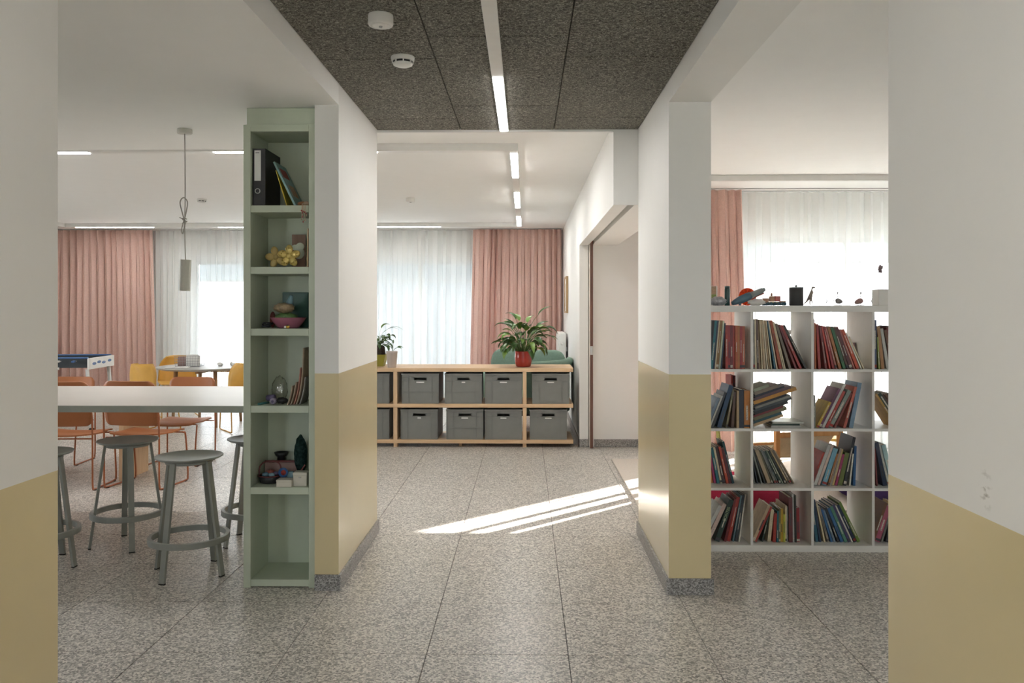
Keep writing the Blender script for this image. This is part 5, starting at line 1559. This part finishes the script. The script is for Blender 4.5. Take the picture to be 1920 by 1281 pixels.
# fifth compartment: basket, boxes, scarf
M['basket_red'] = plain('dark_red_basket', (0.15, 0.035, 0.035), 0.5)
t = thing('dark_basket', 'dark oval basket with red rim, full of small things', 'basket', (gx(503, 4.37), 4.375, GZ[4]))
MB().lathe([(0.0, 0.001), (0.045, 0.001), (0.052, 0.006), (0.058, 0.036), (0.0565, 0.037), (0.050, 0.01), (0.0, 0.006)], 28, sy=0.9).build('tub', 'binder_black', t)
MB().tube([(0.060 * math.cos(a), 0.054 * math.sin(a), 0.0405) for a in [2 * PI * k / 28 for k in range(28)]], 0.0036, 6, True).build('rim', 'basket_red', t)
hp = smooth_path([(-0.057, 0, 0.040), (-0.056, 0.01, 0.085), (-0.03, 0.02, 0.108), (0.03, 0.02, 0.108), (0.056, 0.01, 0.085), (0.057, 0, 0.040)], 5)
MB().tube(hp, 0.004, 6).build('handle', 'basket_red', t)
for k, (x, y, z, mt, s) in enumerate(((-0.02, -0.01, 0.045, 'toy_blue', 1), (0.015, -0.015, 0.045, 'pale_blue', 0.8), (0.0, 0.02, 0.052, 'red_dull', 1.1), (0.03, 0.01, 0.048, 'purple', 0.8))):
    tag(MB().ball((0, 0, 0), 0.017 * s, 12, 8, (1.2, 1, 0.8), lambda d: 1 + 0.12 * math.sin(8 * d.x + k)).build('bead_ball', mt, None, (gx(503, 4.37) + x, 4.375 + y, GZ[4] + z)), '%s trinket inside the dark oval basket' % ['blue', 'pale blue', 'dull red', 'purple'][k], 'trinket', 'trinkets in the basket')
t = thing('red_tray', 'red flat tray standing behind the dark basket', 'tray', (gx(530, 4.45), 4.45, GZ[4]))
MB().box(-0.105, 0.075, 0, 0.006, 0, 0.095, 0.002).build('panel', 'card_brown', t)
MB().box(-0.105, 0.075, -0.003, 0.008, 0.0955, 0.106, 0.002).build('rim', 'basket_red', t)
t = thing('black_dish', 'small black dish above the red tray', 'dish', (gx(525, 4.50), 4.505, GZ[4]))
MB().lathe([(0.022, 0.0), (0.022, 0.118), (0.03, 0.122), (0.040, 0.142), (0.037, 0.142), (0.026, 0.126), (0.0, 0.125)], 22).build('dish', 'binder_black', t)
t = thing('photo_token', 'round blue badge with red print before the tray', 'badge', (gx(528, 4.33), 4.335, GZ[4]))
MB().box(-0.018, 0.018, 0, 0.02, 0, 0.034, 0.003).build('stand', 'purple_pale', t)
MB().tube([(0, 0.002, 0.062), (0, 0.008, 0.062)], 0.026, 22).build('disc', 'kicker_blue', t)
MB().tube([(0.002, 0.0005, 0.062), (0.002, 0.0018, 0.062)], 0.014, 18).build('print', 'spine_red', t)
M['box_white'] = plain('off_white_card', (0.58, 0.55, 0.47), 0.6, var=0.04)
t = thing('lidded_box', 'flat off-white card box before the round badge', 'box', (gx(532, 4.285), 4.268, GZ[4]))
MB().box(-0.04, 0.04, 0, 0.06, 0, 0.026, 0.001).build('box', 'box_white', t)
MB().box(-0.041, 0.041, -0.001, 0.061, 0.0263, 0.037, 0.001).build('lid', 'box_white', t)
t = thing('lidded_box', 'taller cream box with a small clasp at the right', 'box', (gx(561.5, 4.30), 4.29, GZ[4]))
MB().box(-0.036, 0.036, 0, 0.06, 0, 0.056, 0.001).build('box', 'box_white', t)
MB().box(-0.038, 0.038, -0.002, 0.062, 0.0563, 0.072, 0.002).build('lid', 'box_white', t)
MB().box(-0.007, 0.007, -0.004, -0.001, 0.044, 0.050, 0.001).build('clasp', 'steel', t)
tag(MB().box(-0.018, 0.018, 0, 0.02, 0, 0.062, 0.003).build('grey_block', 'pale_blue', None, (gx(541, 4.36), 4.36, GZ[4])), 'grey blue block behind the flat white box', 'block')
M['scarf'] = fabric('dark_green_scarf', (0.025, 0.05, 0.045), weave=300.0, var=0.6)
m = MB().ball((0, 0, 0.12), 0.11, 22, 16, (0.36, 0.34, 1.09), lambda d: (1 + 0.09 * math.sin(6 * d.x + 5 * d.z) * math.sin(7 * d.y + 4 * d.z)) * (0.88 + 0.12 * d.z))
tag(m.build('bundled_scarf', 'scarf', None, (gx(561, 4.45), 4.46, GZ[4])), 'dark green scarf bundled behind the cream box', 'scarf')
M['tangle'] = plain('red_white_ribbon', (0.30, 0.09, 0.08), 0.6, var=0.5, vscale=90)
m = MB()
for k in range(5):
    m.tube(smooth_path([(-0.03 + 0.004 * k, 0.004 * k, 0.004), (-0.015, -0.006 + 0.004 * k, 0.035), (0.012 + 0.003 * k, 0.003 * k, 0.07 + 0.006 * k)], 4), 0.003, 6)
tag(m.build('ribbon_bundle', 'tangle', None, (gx(560, 4.37), 4.375, GZ[4]), (0, 0, 0)), 'bundle of red ribbons behind the cream box', 'ribbons')

# ================================================================== PLANTS ON THE PINE SHELF
M['leaf'] = None
def leaf_mat(name, c0, c1, rough=0.35):
    m, nt, b = new_mat(name)
    p = obj_pos(nt)
    n = noise(nt, p, 22.0, 3.0)
    r = ramp(nt, [(0.3, c0), (0.7, c1)])
    nt.links.new(n.outputs['Fac'], r.inputs['Fac'])
    nt.links.new(r.outputs['Color'], b.inputs['Base Color'])
    b.inputs['Roughness'].default_value = rough
    b.inputs['Subsurface Weight'].default_value = 0.0
    return m
M['leaf'] = leaf_mat('peace_lily_leaf', (0.035, 0.085, 0.025), (0.075, 0.15, 0.035))
M['leaf_light'] = leaf_mat('peace_lily_young_leaf', (0.10, 0.20, 0.03), (0.17, 0.28, 0.05))
M['stem'] = plain('green_stem', (0.07, 0.13, 0.035), 0.5)
M['soil'] = plain('potting_soil', (0.03, 0.02, 0.015), 0.95, var=0.4, vscale=90)
SHZ = 0.8375
def leaf(az, reach, rise, blen, bw, droop, mat, parent, base=(0, 0, 0), twist=0.0, petiole=0.0024):
    """arching petiole and a pointed blade that droops at the tip; one part"""
    ca, sa = math.cos(az), math.sin(az)
    P0 = Vector(base)
    P1 = Vector((base[0] + ca * reach * 0.35, base[1] + sa * reach * 0.35, base[2] + rise * 0.75))
    P2 = Vector((base[0] + ca * reach * 0.75, base[1] + sa * reach * 0.75, base[2] + rise))
    stem = smooth_path([P0, P1, P2], 4)
    m = MB()
    m.tube(stem, petiole, 5)
    side = Vector((-sa, ca, 0)) * math.cos(twist) + Vector((0, 0, 1)) * math.sin(twist)
    out = Vector((ca, sa, 0))
    start_ang = math.atan2(rise * 0.3, reach * 0.4)
    nb = 9
    rows_ = []
    pos = P2.copy()
    for i in range(nb):
        f = i / (nb - 1)
        ang = start_ang - droop * f
        if i:
            pos = pos + (out * math.cos(ang) + Vector((0, 0, 1)) * math.sin(ang)) * (blen / (nb - 1))
        w = bw * (math.sin(PI * min(1, f * 0.98 + 0.02) ** 0.75)) ** 0.9
        nrm = Vector((0, 0, 1)) * math.cos(ang) - out * math.sin(ang)
        rows_.append([pos + side * (-w / 2) + nrm * (w * 0.16), pos + side * (-w / 4) + nrm * (w * 0.05), pos, pos + side * (w / 4) + nrm * (w * 0.05), pos + side * (w / 2) + nrm * (w * 0.16)])
    vs = [tuple(v) for r_ in rows_ for v in r_]
    fs = []
    for i in range(nb - 1):
        for j in range(4):
            a = i * 5 + j
            fs.append((a, a + 1, a + 6, a + 5))
    m.add(vs, fs, True)
    return m.build('leaf', mat, parent)
M['pot_red'] = plain('glossy_red_glaze', (0.35, 0.035, 0.025), 0.18, var=0.12, vscale=20)
t = thing('potted_peace_lily', 'lush peace lily in a glossy red pot on the pine shelf', 'plant', (-0.022, 8.86, SHZ))
po = MB().lathe([(0.0, 0.001), (0.072, 0.001), (0.08, 0.006), (0.091, 0.05), (0.0935, 0.10), (0.090, 0.165), (0.088, 0.168), (0.083, 0.166), (0.085, 0.10), (0.0, 0.05)], 40).build('pot', 'pot_red', t)
MB().lathe([(0.084, 0.146), (0.05, 0.152), (0.0, 0.155)], 24).build('soil', 'soil', t)
lr = random.Random(21)
specs = []
# outline leaves read from the photo: (azimuth deg seen from the front: 180 left, 0 right, 270 towards us)
specs += [(180, 0.20, 0.33, 0.17, 0.062, 1.7, 0), (192, 0.16, 0.22, 0.17, 0.066, 1.9, 1), (172, 0.30, 0.13, 0.13, 0.035, 0.9, 0), (200, 0.12, 0.16, 0.16, 0.06, 2.0, 0),
          (0, 0.30, 0.30, 0.17, 0.07, 1.9, 0), (8, 0.20, 0.47, 0.18, 0.05, 0.9, 0), (-14, 0.24, 0.25, 0.15, 0.05, 1.2, 1), (-24, 0.30, 0.21, 0.16, 0.045, 1.4, 0), (-40, 0.14, 0.16, 0.16, 0.07, 2.1, 0), (-12, 0.36, 0.20, 0.12, 0.03, 1.2, 0),
          (150, 0.10, 0.42, 0.15, 0.055, 1.5, 0), (125, 0.08, 0.40, 0.13, 0.05, 1.3, 1), (60, 0.10, 0.38, 0.14, 0.06, 1.3, 1), (250, 0.10, 0.30, 0.17, 0.065, 1.6, 1), (285, 0.10, 0.28, 0.17, 0.066, 1.6, 1), (265, 0.12, 0.22, 0.16, 0.06, 1.7, 0)]
for k in range(44):
    az = lr.uniform(0, 360)
    specs.append((az, lr.uniform(0.06, 0.22), lr.uniform(0.10, 0.34), lr.uniform(0.11, 0.17), lr.uniform(0.035, 0.06), lr.uniform(0.9, 2.0), 1 if lr.random() < 0.3 else 0))
for k in range(26):
    az = lr.uniform(0, 360)
    specs.append((az, lr.uniform(0.10, 0.30), lr.uniform(0.03, 0.14), lr.uniform(0.13, 0.18), lr.uniform(0.04, 0.06), lr.uniform(1.2, 2.1), 1 if lr.random() < 0.2 else 0))
for (az, re, ri, bl, bw_, dp, lt) in specs:
    a = R(az); ri *= 0.86; bw_ *= 1.35; bl *= 1.08; re *= 0.88
    leaf(a, re, ri, bl, bw_, dp, 'leaf_light' if lt else 'leaf', t, (0.03 * math.cos(a), 0.03 * math.sin(a), 0.153), lr.uniform(-0.5, 0.5))
M['pot_olive'] = plain('olive_square_pot', (0.26, 0.25, 0.035), 0.45)
M['pot_pale'] = plain('pale_clay_pot', (0.50, 0.44, 0.40), 0.7, var=0.05)
px1 = (713 - 985) / 1532 * 8.92
t = thing('potted_houseplant', 'bushy dark green plant in a square olive pot', 'plant', (px1 - 0.03, 8.93, SHZ))
m = MB()
a0, a1, hh = 0.068, 0.095, 0.13
m.add([(-a0, -a0, 0), (a0, -a0, 0), (a0, a0, 0), (-a0, a0, 0), (-a1, -a1, hh), (a1, -a1, hh), (a1, a1, hh), (-a1, a1, hh), (-a1 + 0.006, -a1 + 0.006, hh), (a1 - 0.006, -a1 + 0.006, hh), (a1 - 0.006, a1 - 0.006, hh), (-a1 + 0.006, a1 - 0.006, hh), (-a0, -a0, 0.03), (a0, -a0, 0.03), (a0, a0, 0.03), (-a0, a0, 0.03)],
      [(3, 2, 1, 0), (0, 1, 5, 4), (1, 2, 6, 5), (2, 3, 7, 6), (3, 0, 4, 7), (4, 5, 9, 8), (5, 6, 10, 9), (6, 7, 11, 10), (7, 4, 8, 11), (8, 9, 13, 12), (9, 10, 14, 13), (10, 11, 15, 14), (11, 8, 12, 15), (12, 13, 14, 15)])
m.build('pot', 'pot_olive', t)
MB().lathe([(0.066, 0.03), (0.082, 0.135), (0.074, 0.21), (0.055, 0.225), (0.0, 0.228)], 20).build('root_ball', 'soil', t)
for k in range(64):
    az = lr.uniform(0, 2 * PI)
    leaf(az, lr.uniform(0.03, 0.17), lr.uniform(-0.02, 0.12), lr.uniform(0.06, 0.10), lr.uniform(0.028, 0.045), lr.uniform(0.8, 2.0), 'leaf', t, (0.02 * math.cos(az), 0.02 * math.sin(az), 0.222), lr.uniform(-0.6, 0.6), 0.0016)
for az, re, ri, bl in ((0.15, 0.12, 0.17, 0.16), (-0.1, 0.14, 0.18, 0.20), (2.9, 0.1, 0.17, 0.14), (0.5, 0.05, 0.19, 0.12)):
    leaf(az, re, ri, bl, 0.022 if az != 0.5 else 0.06, 1.5, 'leaf_light' if az == 0.5 else 'leaf', t, (0, 0, 0.222), 0.1, 0.0016)
px2 = (735.5 - 985) / 1532 * 8.74
t = thing('potted_seedling', 'small seedling in a tall pale clay pot', 'plant', (px2, 8.70, SHZ))
MB().lathe([(0.0, 0.001), (0.044, 0.001), (0.046, 0.004), (0.060, 0.158), (0.062, 0.160), (0.0625, 0.176), (0.058, 0.176), (0.056, 0.16), (0.043, 0.03), (0.0, 0.03)], 30).build('pot', 'pot_pale', t)
MB().lathe([(0.054, 0.160), (0.0, 0.165)], 20).build('soil', 'soil', t)
for az, re, ri, bl, bw_, dp in ((3.0, 0.02, 0.06, 0.07, 0.028, 0.2), (2.6, 0.03, 0.05, 0.06, 0.024, 1.2), (0.2, 0.06, 0.05, 0.075, 0.03, 1.2), (-0.4, 0.07, 0.045, 0.06, 0.026, 1.0), (1.5, 0.02, 0.09, 0.05, 0.02, 0.5)):
    leaf(az, re, ri, bl, bw_, dp, 'leaf', t, (0.008, 0, 0.164), 0.4, 0.0016)

# ================================================================== SEEN THROUGH THE BOOKCASE
M['beech'] = wood('orange_beech', (0.44, 0.20, 0.055), (0.56, 0.29, 0.10), 2, 0.45)
M['sling'] = fabric('cream_sling', (0.62, 0.52, 0.36), trans=0.3)
t = thing('deck_chair', 'beech lounge chair with cream sling behind the white bookcase', 'chair', (2.15, 6.75, 0), R(15))
for x in (-0.28, 0.28):
    MB().box(x - 0.018, x + 0.018, -0.32, -0.28, 0, 0.52, 0.003).build('post', 'beech', t)
    MB().box(x - 0.018, x + 0.018, 0.28, 0.32, 0, 0.34, 0.003).build('post', 'beech', t)
    MB().box(x - 0.016, x + 0.016, -0.2795, 0.2795, 0.30, 0.34, 0.003).build('side_rail', 'beech', t)
MB().box(-0.2615, 0.2615, -0.315, -0.285, 0.46, 0.50, 0.003).build('cross_rail', 'beech', t)
MB().box(-0.2615, 0.2615, 0.285, 0.315, 0.28, 0.32, 0.003).build('cross_rail', 'beech', t)
MB().grid(lambda u, v: (-0.25 + 0.5 * u, -0.28 + 0.56 * v, 0.47 - 0.17 * v - 0.14 * math.sin(PI * v)), 5, 12, True, 0.004).build('sling', 'sling', t)
M['cushion_red'] = fabric('red_cushion', (0.33, 0.03, 0.06), weave=300.0)
m = MB(); cushion(m, 0, 0, 0.11, 0.46, 0.32, 0.11, 3.0)
tag(m.build('floor_cushion', 'cushion_red', None, (1.55, 6.02, 0.0195)), 'big red floor cushion behind the bottom row of the bookcase', 'cushion')
m = MB(); cushion(m, 0, 0, 0.09, 0.22, 0.22, 0.09, 3.0)
M['cushion_violet'] = fabric('violet_cushion', (0.07, 0.04, 0.12), weave=300.0)
tag(m.build('floor_cushion', 'cushion_violet', None, (2.62, 6.3, 0.0195)), 'small violet floor cushion right of the red one', 'cushion')
t = thing('wooden_chair', 'yellow wooden child chair behind the bookcase', 'chair', (2.78, 7.35, 0), R(-20))
M['chair_yellow'] = plain('yellow_wood_paint', (0.66, 0.42, 0.10), 0.5)
MB().box(-0.17, 0.17, -0.17, 0.17, 0.30, 0.325, 0.004).build('seat', 'chair_yellow', t)
MB().box(-0.17, 0.17, 0.15, 0.17, 0.46, 0.58, 0.005).build('backrest', 'chair_yellow', t)
for x in (-0.15, 0.15):
    MB().box(x - 0.014, x + 0.014, -0.16, -0.132, 0, 0.2995).build('leg', 'chair_yellow', t)
    MB().box(x - 0.014, x + 0.014, 0.132, 0.149, 0, 0.2995).box(x - 0.014, x + 0.014, 0.171, 0.185, 0.0, 0.56).build('leg', 'chair_yellow', t)
